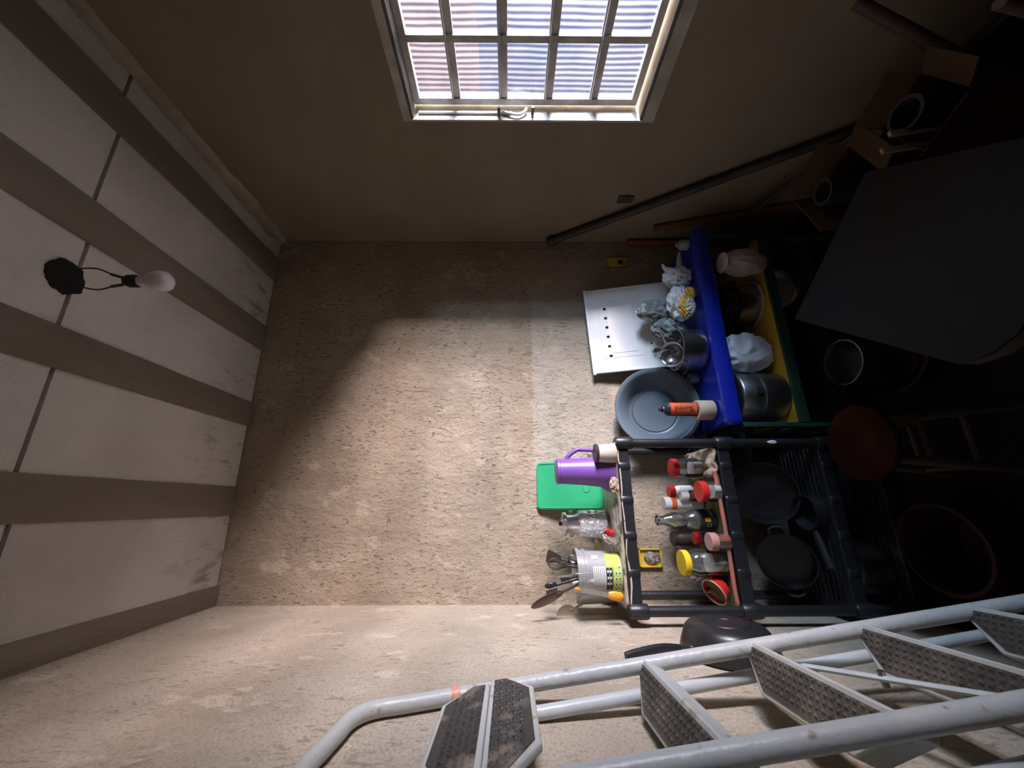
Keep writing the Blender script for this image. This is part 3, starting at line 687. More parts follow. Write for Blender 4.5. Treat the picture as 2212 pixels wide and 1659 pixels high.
jar('spice_pot', 'white pot with a red cap standing behind the red-labelled jar', 'pot', 1444, 1498, 1049, 1076, MS, lidm=MRED, lidh=.2, neck=.8, solid=MWPL)
jar('small_bottle', 'small brown bottle with a white cap behind the red-labelled jar', 'bottle', 1469, 1520, 1059, 1083, MS, lidm=MWPL, lidh=.3, neck=.7, glass=clear('amber_glass', (.65, .35, .2), .3, (.3, .12, .05)))
jar('small_bottle', 'white-capped bottle with an orange band beside the tall clear bottle', 'bottle', 1433, 1515, 1075, 1100, MS, lidm=MWPL, lidh=.16, neck=.95, solid=MWPL)
p0 = D.objects['small_bottle.001'] if 'small_bottle.001' in D.objects else None
if p0:
    bm = nb(); lathe(bm, [(.0225, .108), (.0246, .109), (.0246, .128), (.0225, .129)], 32); obj('orange_band', bm, MSPO, p0)
def botprof(R, H): return [(0, 0), (R * .9, 0), (R, .005), (R, H * .34), (R * .92, H * .42), (R * .62, H * .50), (R * .72, H * .60), (R * .78, H * .70), (R * .55, H * .82), (R * .40, H * .88), (R * .38, H * .97), (R * .44, H * .975), (R * .44, H), (R * .34, H), (R * .34, H * .88), (R * .70, H * .68), (R * .55, H * .50), (R * .86, H * .41), (R * .92, .008), (0, .005)]
t = jar('glass_bottle', 'tall clear glass bottle with a black label in the middle of the second shelf', 'bottle', 1418, 1540, 1101, 1146, MS, prof=botprof, neck=.44)
s_ = spx(t.location); R = 45 * s_ / 2; H = 122 * s_
bm = nb(); curved_patch(bm, R, R, H * .03, H * .31, A(-170), A(-10), 0, 24, .0012)
curved_patch(bm, R, R, H * .13, H * .23, A(-96), A(-76), 1, 8, .0018)
def arc(u, v): 
    a = 2 * PI * u; rr = .006 + .0012 * v; aa = A(-112) + rr * math.cos(a) / R; return ((R + .002) * math.cos(aa), (R + .002) * math.sin(aa), H * .16 + rr * 1.2 * math.sin(a))
grid(bm, 20, 1, arc, 2)
obj('black_label', bm, [MBLKM, MYLID, MLABW], t)
bm = nb(); rr = R * .46; lathe(bm, [(rr, H * .975), (rr + .001, H * .975), (rr + .001, H), (rr * .8, H + .0006)], 30); obj('metal_rim', bm, MSTEEL, t)
jar('yellow_jar', 'big glass jar with a bright yellow lid on the second rack shelf', 'jar', 1471, 1563, 1187, 1243, MS, lidm=MYLID, neck=.84, lidh=.13, fill=.0)
jar('sugar_jar', 'open jar of white powder in front of the yellow-lidded jar', 'jar', 1532, 1572, 1190, 1240, MS, fill=.86, fillm=MSAND, neck=.98, dy=-.028) if False else None
t = D.objects['yellow_jar']; s_ = spx(t.location); R = 56 * s_ / 2
bm = nb(); lathe(bm, [(0, .005), (R * .88, .005), (R * .92, .01), (R * .92, .055), (R * .5, .060), (0, .061)], 36); obj('white_contents', bm, MSAND, t)
jar('sauce_jar', 'short jar with a pinkish lid and rust-red sauce, between bottle and yellow-lidded jar', 'jar', 1530, 1574, 1153, 1187, MS, lidm=mat('pink_lid', (.50, .27, .25), .4), lidh=.34, neck=.98, fill=.9, fillm=MPEACH, dy=.0)
jar('spice_pot', 'small blue pot with a round red lid behind the sauce jar', 'pot', 1499, 1535, 1150, 1175, MS, lidm=MRED, lidh=.3, neck=.9, solid=mat('blue_pot', (.03, .04, .25), .4))
jar('spice_pot', 'dark brown pot in the shadow behind the tall clear bottle', 'pot', 1462, 1515, 1150, 1180, MS, solid=MBROWN, neck=.9, lidh=.1, lidm=MBROWN, dy=.04)
# red tin bowl lying tilted, and a drinking glass on its side
p = onZ(1572, 1272, MS); s = spx(p)
t = thing('red_bowl', 'red enamel bowl with a white rim tipped on its side at the shelf end', 'bowl', p + Vector((0, 0, .036)), (A(18), A(-27), 0))
bm = nb(); lathe(bm, [(0, -.030), (.020, -.030), (.036, -.016), (.044, .010), (.046, .022), (.044, .022), (.034, -.012), (.018, -.026), (0, -.026)], 40); obj('bowl_shell', bm, MRED, t)
bm = nb(); lathe(bm, [(.0435, .021), (.0475, .021), (.0475, .0245), (.0435, .0245), (.0435, .021)], 40); obj('white_rim', bm, MCREAM, t)
bm = nb(); lathe(bm, [(0, .004), (.041, .004), (.042, .009), (0, .012)], 32); obj('bowl_contents', bm, mat('brown_meal', (.20, .13, .07), .9), t)
p = onZ(1570, 1300, MS); t = thing('drinking_glass', 'clear drinking glass lying on its side at the left end of the second shelf', 'glass', (p.x + .045, p.y + .01, MS + .030), (A(20), A(-58), 0))
bm = nb(); lathe(bm, [(0, -.035), (.020, -.035), (.022, -.033), (.027, .035), (.025, .035), (.020, -.028), (0, -.028)], 36); obj('glass_wall', bm, MJAR, t)
bm = nb(); lathe(bm, [(0, -.034), (.0205, -.034), (.0205, -.029), (0, -.029)], 30); obj('thick_base', bm, MGRY, t)
bm = nb(); blob(bm, (*onZ(1535, 1262, MS + .03)[:2], MS + .022), (.04, .03, .022), .35, 3, 4, 21, flatz=MS + .0005); tag(obj('red_bag', bm, mat('maroon_bag', (.16, .03, .03), .4, bump=.4)), 'crumpled maroon bag behind the red bowl', 'bag')
bm = nb(); blob(bm, (*onZ(1505, 1245, MS + .03)[:2], MS + .020), (.02, .02, .030), .35, 3, 4, 25, flatz=MS + .0005); tag(obj('striped_packet', bm, mat('pink_packet', (.34, .10, .16), .4, c2=(.5, .4, .42), ns=30)), 'small pink and white packet behind the red bowl', 'packet')

# ------------------------------------------------------------------ pots on the two lowest rack shelves
def pot(name, lab, loc, R, H, m, rot=(0, 0, 0), handle='loops', lid=False, cat='pot', hm=None):
    t = thing(name, lab, cat, loc, rot)
    bm = nb(); lathe(bm, [(0, 0), (R * .93, 0), (R * .99, .006), (R, .02), (R, H - .004), (R + .004, H), (R - .001, H), (R - .003, H - .006), (R - .003, .008), (0, .004)], 48); obj('pot_body', bm, m, t)
    hm = hm or MBLKM
    if handle == 'loops':
        for sg in (1, -1):
            bm = nb(); tube(bm, smoothpath([(sg * (R - .001), -.028, H * .78), (sg * (R + .022), -.024, H * .8), (sg * (R + .030), 0, H * .82), (sg * (R + .022), .024, H * .8), (sg * (R - .001), .028, H * .78)], 4), .005, 8); obj('loop_handle', bm, hm, t)
    if handle == 'long':
        bm = nb(); tube(bm, [(R, 0, H * .8), (R + .03, 0, H * .86), (R + .14, 0, H * .95)], [.006, .010, .011], 10, flat=1.4); obj('long_handle', bm, hm, t)
    if lid:
        bm = nb(); lathe(bm, [(0, H + .022), (R * .5, H + .019), (R * .9, H + .008), (R + .003, H + .003), (R + .003, H + .0005), (0, H + .0005)], 48); l = obj('pot_lid', bm, m, t)
        bm = nb(); lathe(bm, [(0, H + .022), (.007, H + .022), (.007, H + .030), (.016, H + .034), (.016, H + .042), (0, H + .044)], 24); obj('lid_knob', bm, MBLKM, l)
    return t
LS, BS = LOW - .003, BAS - .003
pot('frying_pan', 'dark frying pan propped on edge at the right of the third rack shelf', (.05, 1.655, LS + .125), .118, .05, MBLK, (A(62), A(-12), 0), 'long', cat='pan')
pot('cooking_pot', 'dark aluminium pot tipped on its side at the left of the third rack shelf', (-.205, 1.66, LS + .088), .095, .075, mat('dark_metal', (.06, .06, .063), .35, 1), (A(62), A(-8), 0), 'loops')
pot('cooking_pot', 'large dull pot standing on the lowest rack shelf, left', (-.23, 1.60, BS), .095, .12, MDALU, lid=True)
pot('cooking_pot', 'large dark pot on the lowest rack shelf, right', (.07, 1.60, BS), .11, .10, MBLK, lid=True)
pot('saucepan', 'small steel-rimmed saucepan in front on the third rack shelf', (-.03, 1.54, LS), .062, .055, MBLK, (0, 0, A(200)), 'long')
a = onY(1675, 975, RY0 - .02)
t = thing('hanging_ladle', 'small white ladle hanging at the right post of the black rack', 'ladle', a + Vector((0, 0, -.02)))
bm = nb(); tube(bm, [(0, 0, .055), (0, 0, .02)], .0018, 8); obj('ladle_stem', bm, MSTEEL, t)
bm = nb(); tube(bm, [(0, 0, .024), (0, 0, .012), (0, 0, 0), (0, 0, -.010), (0, 0, -.015)], [.002, .006, .008, .006, .001], 12, flat=.5); obj('ladle_bowl', bm, MWPL, t)
bm = nb(); tube(bm, smoothpath([(0, 0, .053), (.006, .006, .062), (.0, .019, .064)], 4), .0012, 6); obj('hook', bm, MSTEEL, t)
t.location = (RX1 - .012, RY0 - .017, a.z)

# ------------------------------------------------------------------ blue / yellow / green unit
UX0, UX1, UY0, UY1 = .300, 1.235, 1.475, 1.775
u = thing('shelf_unit', 'low shelf unit with blue top, yellow shelf and dark green sides', 'shelf unit', (0, 0, 0))
bm = nb()                                                 # blue top: slightly dished panel with a rolled front lip
nx, pr = 40, [(UY1, .0), (UY1, .0), (UY0 + .05, -.002), (UY0 + .03, .004), (UY0 + .012, .006), (UY0 + .002, .0), (UY0 - .002, -.018), (UY0, -.050), (UY0 + .004, -.058), (UY0 + .018, -.058)]
def bt(a_, b_):
    i = min(int(b_ * (len(pr) - 1) + 1e-6), len(pr) - 1); y, z = pr[i]; x = UX0 + (UX1 - UX0) * a_
    sag = .010 * math.sin(PI * a_)
    return (x, y + .004 * noise.noise((x * 5, 0, 0)), BLU - .0 + z - (0 if i < 2 else 0) + .0015 * noise.noise((x * 9, y * 9, 1)))
grid(bm, nx, len(pr) - 1, bt); o = obj('blue_top', bm, MBLUE, u); o.modifiers.new('s', 'SOLIDIFY').thickness = .004; o.modifiers['s'].offset = -1
bm = nb(); box(bm, UX0 + .012, UX1 - .04, UY0 + .012, UY1, YEL - .018, YEL); obj('yellow_shelf', bm, MYEL, u, bevel=.001)
bm = nb(); box(bm, UX0 + .012, UX1 - .04, UY0, UY0 + .012, YEL - .040, YEL + .002); obj('green_edge', bm, MGRN, u, bevel=.002)
for x in (UX0 - .006, UX1 - .04):
    bm = nb(); box(bm, x, x + .018, UY0 + .004, UY0 + .034, 0, BLU - .062); box(bm, x, x + .018, UY1 - .03, UY1, 0, BLU - .062); box(bm, x, x + .018, UY0 + .034, UY1 - .03, YEL - .05, YEL + .01); box(bm, x, x + .018, UY0 + .034, UY1 - .03, BLU - .10, BLU - .062)
    box(bm, x, x + .018, UY0 + .034, UY1 - .03, .10, .14); obj('side_frame', bm, MGRN, u, bevel=.002)
bm = nb(); box(bm, UX0 + .012, UX1 - .04, UY0 + .01, UY1, .10, .118); obj('bottom_shelf', bm, MBLKM, u)
BT = BLU + .003

# white panel leaning against the wall
t = thing('metal_sheet', 'white enamel metal sheet with six slots leaning behind the pot', 'metal panel', (.868, 1.700, BT), (A(-8.5), A(-3.0), 0))
w, h = .462, .470
bm = nb(); box(bm, -w / 2, w / 2, -.004, .004, 0, h); box(bm, -w / 2 - .006, w / 2 + .002, -.012, .004, h - .016, h)
box(bm, -w / 2, -w / 2 + .008, -.010, .004, 0, h); box(bm, w / 2 - .006, w / 2, -.008, .004, 0, h)
obj('panel_sheet', bm, MWHT, t, bevel=.0015)
bm = nb(); tube(bm, [(x * 1 + .0, -.0045, z + h - .17) for x, z in rrect(.26, .13, .008)], .0016, 6, closed=True); tube(bm, [(x + .0, -.0045, z + h - .165) for x, z in rrect(.31, .20, .01)], .0011, 6, closed=True); obj('pressed_outline', bm, MWHT, t)
bm = nb()
for i in range(6): prism(bm, rrect(.012, .017, .004, 3), -.0005, .0005, Tm((-.145 + i * .052, -.0047, h - .098), rx=PI / 2, rz=0))
for q in ((-.145, h - .30), (-.10, h - .30)): prism(bm, rrect(.012, .007, .003, 3), -.0005, .0005, Tm((q[0], -.0047, q[1]), rx=PI / 2))
obj('slots', bm, MHOLE, t)

# grey-blue basin leaning on the wall
p = onY(1427, 884, 1.735); R = .188
t = thing('plastic_basin', 'large grey-blue round basin leaning on the back wall', 'basin', (p.x, 1.70, p.z), (A(90 - 10), 0, 0))
bm = nb(); lathe(bm, [(0, -.075), (.105, -.075), (.115, -.072), (.125, -.060), (.165, .0), (.176, .006), (R, .006), (R + .001, .000), (R - .002, -.004), (.180, .000), (.168, -.006), (.128, -.068), (.118, -.078), (0, -.080)], 72); obj('basin_shell', bm, MBASIN, t)
bm = nb(); lathe(bm, [(.098, -.0742), (.100, -.0728), (.103, -.0728), (.105, -.0742)], 60); obj('base_ring', bm, mat('basin_dark', (.05, .07, .085), .5), t)
t.location.z = BT + R * math.cos(A(10)) + .003; t.location.y = 1.688

# masking tape roll, spray can on it
p = onZ(1538, 886, BT); s = spx(p)
bm = nb(); lathe(bm, [(.028, 0), (.0405, 0), (.042, .002), (.042, .068), (.0405, .070), (.028, .070), (.028, 0)], 44, Tm(p)); tag(obj('tape_roll', bm, MTAPE), 'beige roll of masking tape on the blue top under the spray can', 'tape roll')
bm = nb(); lathe(bm, [(0, 0), (.031, 0), (.031, .004), (0, .004)], 24, Tm((p.x, p.y, p.z + .0705)))
bm.free()
q = Vector((p.x + .003, p.y, p.z + .0705))
t = thing('spray_can', 'black and orange spray can with lettering standing on the masking tape', 'spray can', q)
bm = nb(); lathe(bm, [(0, 0), (.026, 0), (.029, .003), (.0285, .006), (.0285, .118), (.029, .120), (.027, .124), (.020, .134), (.012, .138), (.012, .141), (0, .141)], 44); obj('can_body', bm, MSPRAY, t)
bm = nb(); lathe(bm, [(0, .141), (.010, .141), (.011, .146), (.006, .148), (.006, .157), (0, .158)], 24); obj('nozzle', bm, MBLKM, t)
bm = nb(); lathe(bm, [(.0125, .1375), (.0135, .139), (.0125, .141)], 30); obj('collar_ring', bm, MSTEEL, t)
cam_a = math.atan2(-q.y, -q.x)                             # azimuth towards the viewer
bm = nb(); curved_patch(bm, .0285, .0285, .004, .117, cam_a - A(46), cam_a + A(92), 0, 24, .0006); lb = obj('orange_label', bm, MSPO, t)
cu = D.curves.new('lettering', 'FONT'); cu.body = 'Suvinil'; cu.size = .031; cu.offset = .0006; cu.extrude = .0003; cu.align_x = 'CENTER'; cu.align_y = 'CENTER'
tmp = D.objects.new('tmp', cu); COL.objects.link(tmp); dg = bpy.context.evaluated_depsgraph_get(); dg.update()
me = D.meshes.new_from_object(tmp.evaluated_get(dg)); D.objects.remove(tmp)
bm = nb(); bm.from_mesh(me)
bmesh.ops.subdivide_edges(bm, edges=[e for e in bm.edges if e.calc_length() > .004], cuts=2)
for v in bm.verts:                                          # reads upwards along the can, letter tops to the left
    x, y, z = v.co; a_ = cam_a + A(10) - y * .92 / .0285; r_ = .0292 + z
    v.co = (r_ * math.cos(a_), r_ * math.sin(a_), .062 + x * 1.0)
bmesh.ops.reverse_faces(bm, faces=bm.faces)
obj('lettering', bm, mat('ink', (.02, .015, .02), .6), lb, smooth=False)

# steel pot full of cutlery
p = onZ(1512, 756, BT); R = .092; H = .115
p = Vector((p.x, p.y - .0, BT)); CP = p.copy()
t = pot('steel_pot', 'steel pot full of cutlery on the blue top in front of the white panel', p, R, H, MSTEEL, (0, 0, A(14)), 'loops')
def cutl(name, lab, ang, tilt, L, head, m, hm=None, r=.004, hl=.05, off=.05):
    b = p + Vector((-math.cos(ang) * .03, -math.sin(ang) * .03, .012)); d = Vector((math.cos(ang) * math.sin(tilt), math.sin(ang) * math.sin(tilt), math.cos(tilt)))
    t = thing(name, lab, 'utensil', b); orient(t, d)
    bm = nb(); tube(bm, [(0, 0, 0), (0, 0, L - hl * .8)], r, 8, flat=.5); obj('handle', bm, m, t)
    bm = nb(); head(bm, L - hl, L); obj('head', bm, hm or m, t); return t
cutl('wooden_spatula', 'pale wooden stick leaning out of the steel pot towards the basin', A(185), A(48), .165, h_flat(.006, .007, .002), mat('pale_wood', (.62, .50, .36), .6), r=.006, hl=.04)
cutl('steel_spoon', 'steel spoon leaning to the left in the steel pot', A(200), A(22), .190, h_spoon(.020, .006), MSTEEL, hl=.06)
cutl('steel_spoon', 'steel spoon standing at the back of the steel pot', A(80), A(14), .200, h_spoon(.018, .006), MSTEEL, hl=.055)
cutl('steel_fork', 'steel fork upright in the steel pot beside the grey bag', A(20), A(24), .195, h_flat(.008, .012, .001), MSTEEL, hl=.05)
cutl('table_knife', 'table knife leaning right in the steel pot', A(0), A(30), .185, h_flat(.008, .005, .001), MSTEEL, hl=.08)
cutl('cooking_knife', 'broad pale blade standing in the steel pot', A(150), A(16), .205, h_flat(.016, .010, .001), MALU, hl=.10)
b = p + Vector((-.030, -.020, H + .028)); t = thing('tea_strainer', 'wide steel strainer tipped over the rim of the steel pot', 'strainer', b, (A(38), A(-14), 0))
bm = nb(); lathe(bm, [(.054, 0), (.047, -.020), (.030, -.036), (.012, -.044), (0, -.045)], 40); o = obj('mesh_bowl', bm, MDALU, t); o.modifiers.new('s', 'SOLIDIFY').thickness = .0012
bm = nb(); tube(bm, [(.055 * math.cos(2 * PI * i / 40), .055 * math.sin(2 * PI * i / 40), 0) for i in range(40)], .0022, 8, closed=True); obj('wire_rim', bm, MSTEEL, t)
bm = nb(); tube(bm, smoothpath([(.055, 0, 0), (.10, 0, .008), (.155, 0, .008)], 4), .003, 8); tube(bm, [(.055, .006, 0), (.155, .006, .008)], .002, 8); obj('strainer_handle', bm, MSTEEL, t)
# small tin
p = onZ(1507, 817, BT); t = thing('small_tin', 'small open tin can between the steel pot and the basin', 'tin can', p)
bm = nb(); lathe(bm, [(0, 0), (.022, 0), (.0225, .002), (.0225, .038), (.0235, .040), (.0215, .040), (.021, .004), (0, .004)], 32); obj('tin_wall', bm, MALU, t)
bm = nb(); lathe(bm, [(0, .006), (.0205, .006), (.0205, .012), (0, .012)], 24); obj('tin_contents', bm, MHOLE, t)
# bags
def ears(bm, base, tips, r0=.02, seed=0):
    for i, tp in enumerate(tips):
        b = Vector(base); tp = Vector(tp); m1 = b.lerp(tp, .35) + Vector((.004, -.006, .0)); m2 = b.lerp(tp, .75) + Vector((-.005, .004, 0))
        tube(bm, smoothpath([b, m1, m2, tp], 5), [r0 * (1 - .1 * k) for k in range(5)] + [r0 * .55 - r0 * .02 * k for k in range(5)] + [r0 * .42 - r0 * .05 * k for k in range(5)] + [r0 * .1], 10, flat=.55)
p = onZ(1496, 640, BT); p.y = 1.60
c = onY(1468, 655, 1.585); bm = nb(); blob(bm, c, (.075, .045, .05), .30, 2.4, 5, 31, flatz=BT + .001); c2 = onY(1466, 600, 1.59); blob(bm, c2, (.05, .035, .065), .32, 2.2, 5, 33, flatz=BT + .001)
ears(bm, c2, [onY(1430, 571, 1.58), onY(1468, 543, 1.575), onY(1508, 578, 1.56)], .03)
tag(obj('white_bag', bm, MBAGW, auto=60), 'knotted white plastic carrier bag with its handles sticking up on the blue top', 'plastic bag')
c = onY(1484, 660, 1.535); bm = nb(); blob(bm, c, (.045, .018, .030), .36, 2.6, 5, 41, flatz=BT + .001); c_ = onY(1490, 634, 1.54); blob(bm, c_, (.030, .018, .020), .36, 2.6, 4, 43, flatz=BT + .001)
tag(obj('yellow_bag', bm, MBAGY, auto=60), 'small yellow printed bag in front of the white carrier bag', 'plastic bag')
c = onY(1415, 672, 1.63); bm = nb(); blob(bm, c, (.052, .030, .080), .24, 2.1, 5, 51); blob(bm, onY(1446, 712, 1.63), (.050, .030, .075), .28, 2.3, 5, 53); ears(bm, onY(1462, 720, 1.63), [(onY(1462, 720, 1.63).x, 1.66, BT + .004)], .05)
tag(obj('grey_bag', bm, MBAGG, auto=60), 'limp grey-green plastic bag slumped between the white panel and the steel pot', 'plastic bag')

# ---- yellow shelf contents
YS = YEL + .001
p = onZ(1650, 568, YS); p = Vector((min(p.x, 1.10), p.y, YS))
t = thing('rice_bag', 'pale plastic sack standing on the yellow shelf, far right', 'sack', p)
bm = nb(); blob(bm, (0, 0, .095), (.062, .05, .10), .10, 1.8, 5, 61, flatz=.001); obj('sack_body', bm, mat('pale_sack', (.50, .44, .42), .6, c2=(.36, .24, .22), ns=5), t)
bm = nb(); lathe(bm, [(0, 0), (.044, 0), (.046, .005), (.044, .008), (0, .008)], 32, Tm((0, 0, .186))); obj('sack_top', bm, MCREAM, t)
p = onZ(1628, 655, YS); p.y = min(p.y + .03, 1.66)
pot('aluminium_pot', 'aluminium pot stack on the yellow shelf beside the sack', (p.x, p.y, YS), .095, .095, MSTEEL)
pot('dark_pan', 'dark blue-black pan nested in the aluminium pot on the yellow shelf', (p.x, p.y, YS + .097), .088, .065, MBLK, handle='none', cat='pan')
t = D.objects['aluminium_pot']; bm = nb(); lathe(bm, [(0, 0), (.112, 0), (.118, .012), (.116, .012), (.108, .003), (0, .002)], 44, Tm((0, 0, -.0002))); 
obj('base_plate', bm, MCREAM, t)
c = onY(1620, 762, 1.56); bm = nb(); blob(bm, (c.x, c.y, YS + .105), (.085, .055, .115), .16, 1.9, 5, 71, flatz=YS + .0005); tag(obj('white_sack', bm, mat('blue_white_bag', (.80, .85, .93), .5, c2=(.66, .72, .82), ns=4, bump=.5, bs=25), auto=60), 'full white plastic bag on the yellow shelf under the blue top', 'plastic bag')
p = onZ(1700, 848, YS); t = pot('pressure_cooker', 'big dull pressure cooker at the left end of the yellow shelf', (p.x, max(p.y, 1.585), YS), .105, .105, MDALU, lid=False, handle='loops')
bm = nb(); lathe(bm, [(0, .200), (.085, .200), (.098, .196), (.102, .19), (.102, .108), (.108, .1055), (0, .1055)], 48); l = obj('cooker_dome', bm, MDALU, t)
bm = nb(); tube(bm, [(0, -.098, .135), (0, -.113, .135)], [.010, .014], 14); obj('valve_knob', bm, MBLKM, l)

# under the yellow shelf
t = pot('steel_saucepan', 'shiny steel saucepan lying on its side low on the right of the unit', (.98, 1.63, .128 + .08), .085, .10, MSTEEL, (A(60), A(-30), 0), 'long')
pot('stock_pot', 'tall steel pot standing in front of a red basin under the yellow shelf', (.52, 1.36, .008), .085, .21, MSTEEL, (0, 0, 0), 'none', lid=False)
t = thing('red_basin', 'dark red plastic basin on the floor holding the tall steel pot', 'basin', (.545, 1.33, 0))
bm = nb(); lathe(bm, [(0, 0), (.11, 0), (.12, .006), (.155, .075), (.162, .078), (.162, .082), (.152, .082), (.114, .008), (0, .005)], 56); obj('basin_shell', bm, MDRED, t)

# ------------------------------------------------------------------ wooden stool
sp_ = onZ(1853, 956, .42)
t = thing('round_stool', 'small wooden stool with a round reddish-brown seat before the rack', 'stool', (sp_.x, sp_.y, 0))
MSEAT = mat('worn_red_seat', (.016, .003, .0015), .8, spec=.05, c2=(.032, .010, .003), ns=6, lo=.45, hi=.65)
bm = nb(); lathe(bm, [(0, .395), (.105, .395), (.115, .400), (.118, .410), (.114, .418), (.10, .42), (0, .42)], 48); obj('seat', bm, MSEAT, t)
for a_ in (45, 135, 225, 315):
    c_, s__ = math.cos(A(a_)), math.sin(A(a_)); bm = nb(); tube(bm, [(c_ * .075, s__ * .075, .395), (c_ * .135, s__ * .135, 0)], [.013, .011], 10); obj('leg', bm, MWOOD, t)
for i, (a_, z_) in enumerate(((45, .16), (135, .16), (225, .16), (315, .16), (45, .28), (225, .28))):
    r_ = .135 - .060 * z_ / .395; p1 = (math.cos(A(a_)) * r_, math.sin(A(a_)) * r_, z_); p2 = (math.cos(A(a_ + 90)) * r_, math.sin(A(a_ + 90)) * r_, z_)
    bm = nb(); tube(bm, [p1, p2], .007, 8); obj('rung', bm, MWOOD, t)

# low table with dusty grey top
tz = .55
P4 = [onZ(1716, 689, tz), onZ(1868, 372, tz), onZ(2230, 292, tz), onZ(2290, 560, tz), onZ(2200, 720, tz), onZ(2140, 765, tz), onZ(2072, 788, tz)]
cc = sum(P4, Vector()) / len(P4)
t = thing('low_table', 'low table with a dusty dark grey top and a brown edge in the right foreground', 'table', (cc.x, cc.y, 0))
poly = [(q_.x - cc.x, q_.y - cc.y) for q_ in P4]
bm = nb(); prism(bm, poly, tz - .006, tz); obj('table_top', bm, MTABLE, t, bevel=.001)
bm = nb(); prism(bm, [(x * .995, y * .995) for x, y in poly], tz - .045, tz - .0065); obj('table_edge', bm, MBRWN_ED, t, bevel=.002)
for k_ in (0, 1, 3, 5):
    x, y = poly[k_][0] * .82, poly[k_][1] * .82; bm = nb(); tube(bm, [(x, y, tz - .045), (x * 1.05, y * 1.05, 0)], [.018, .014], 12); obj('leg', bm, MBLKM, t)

# red tub at lower left
p = onZ(2225, 1120, .0)
t = thing('red_tub', 'dark red plastic tub on the floor by the foot of the ladder', 'tub', (.02, 1.28, 0))
bm = nb(); lathe(bm, [(0, 0), (.10, 0), (.105, .004), (.125, .18), (.132, .182), (.132, .19), (.122, .19), (.102, .008), (0, .006)], 48); obj('tub_wall', bm, MDRED, t)
t.location = (-.13, 1.24, 0)

# ------------------------------------------------------------------ leaning pipe and handles on the right
def pole(name, lab, cat, a, b, r, m, foot=None):
    t = thing(name, lab, cat, b); bm = nb(); d = Vector(a) - Vector(b)
    tube(bm, [(0, 0, 0), d * .5, d], [r, r * 1.02, r], 14); obj('shaft', bm, m, t)
    if foot: bm = nb(); tube(bm, [d * .985, d * 1.012], foot, 18); obj('end_collar', bm, m, t)
    return t
a = onY(1190, 517, YB - .035); a.x = XR - .028; b1 = onX(1770, 310, XR - .03); d = b1 - a; b = a + d * ((.012 - a.z) / d.z)
pole('steel_pipe', 'long dark steel pipe leaning diagonally along the right wall', 'pipe', a, b, .018, MPIPE, .026)
a = onX(1572, 500, XR - .07); b1 = onX(1745, 335, XR - .07); d = b1 - a; b = a + d * ((.012 - a.z) / d.z); b.y = max(b.y, .6)
pole('thin_rod', 'thin grey rod leaning behind the cartons, shorter than the long pipe', 'rod', a, b, .011, MPIPE)
a = onY(1352, 514, YB - .02); a.x = XR - .022; pole('tool_handle', 'reddish wooden tool handle upright in the right rear corner', 'handle', a, (XR - .03, YB - .05, .004), .014, MREDW)
a = onX(1412, 494, XR - .02); b1 = onX(1735, 440, XR - .02); d = b1 - a; b = a + d * ((.016 - a.z) / d.z)
pole('tool_handle', 'reddish wooden tool handle slanting towards the cartons', 'handle', a, b, .016, MREDW)
t = thing('grey_bottle', 'pale grey plastic bottle at the far right end of the blue top', 'bottle', (1.20, 1.545, BT))
bm = nb(); lathe(bm, [(0, 0), (.024, 0), (.026, .003), (.026, .030), (.020, .042), (.010, .046), (.010, .058), (0, .058)], 24); obj('bottle_body', bm, MGRY, t)

# cartons and clutter by the right wall, between window and pipe
def carton(name, lab, cat, loc, rz, w, d, h, flaps, tilt=0, mt=MCARD):
    t = thing(name, lab, cat, loc, (tilt, 0, rz)); bm = nb(); k = .003
    box(bm, -w / 2, w / 2, -d / 2, d / 2, 0, k); box(bm, -w / 2, -w / 2 + k, -d / 2, d / 2, k, h); box(bm, w / 2 - k, w / 2, -d / 2, d / 2, k, h); box(bm, -w / 2, w / 2, -d / 2, -d / 2 + k, k, h); box(bm, -w / 2, w / 2, d / 2 - k, d / 2, k, h)
    obj('carton_body', bm, mt, t, smooth=False)
    for side, ang in flaps:
        bm = nb()
        if side in 'LR':
            sg = -1 if side == 'L' else 1; T = Tm((sg * w / 2, 0, h), ry=sg * ang); box(bm, -.0015, .0015, -d / 2 + .005, d / 2 - .005, 0, w * .42, T=T)
        else:
            sg = -1 if side == 'F' else 1; T = Tm((0, sg * d / 2, h), rx=-sg * ang); box(bm, -w / 2 + .005, w / 2 - .005, -.0015, .0015, 0, d * .42, T=T)
        obj('flap', bm, mt, t, smooth=False)
    return t
carton('cardboard_box', 'open cardboard box with raised flaps near the right wall, further from the pipe', 'box', (.995, .735, .0), A(24), .17, .14, .40, (('L', .8), ('R', .5), ('F', 1.1)))
t = carton('cardboard_box', 'orange-brown cardboard box with flaps open, touching the leaning pipe', 'box', (.985, .975, .0), A(20), .20, .17, .40, (('L', .7), ('R', .4), ('F', 1.2), ('B', .2)))
def inbox(name, lab, cat, loc, R, L, m, rot, ring=None):
    t = thing(name, lab, cat, loc, rot); bm = nb(); lathe(bm, [(0, 0), (R, 0), (R, L), (R * .8, L), (R * .8, L * .3), (0, L * .3)], 28); obj('roll_body', bm, m, t)
    if ring: bm = nb(); lathe(bm, [(R * .8, L + .0005), (R, L + .0005), (R, L + .004), (R * .8, L + .004), (R * .8, L + .0005)], 28); obj('rim', bm, ring, t)
inbox('black_canister', 'black round canister sticking out of the box by the pipe', 'canister', (1.0, .985, .30), .042, .16, MBLKM, (A(-6), A(-4), 0))
inbox('black_canister', 'black round canister in the box further from the pipe', 'canister', (1.0, .75, .26), .045, .19, MBLKM, (A(4), A(-4), 0))
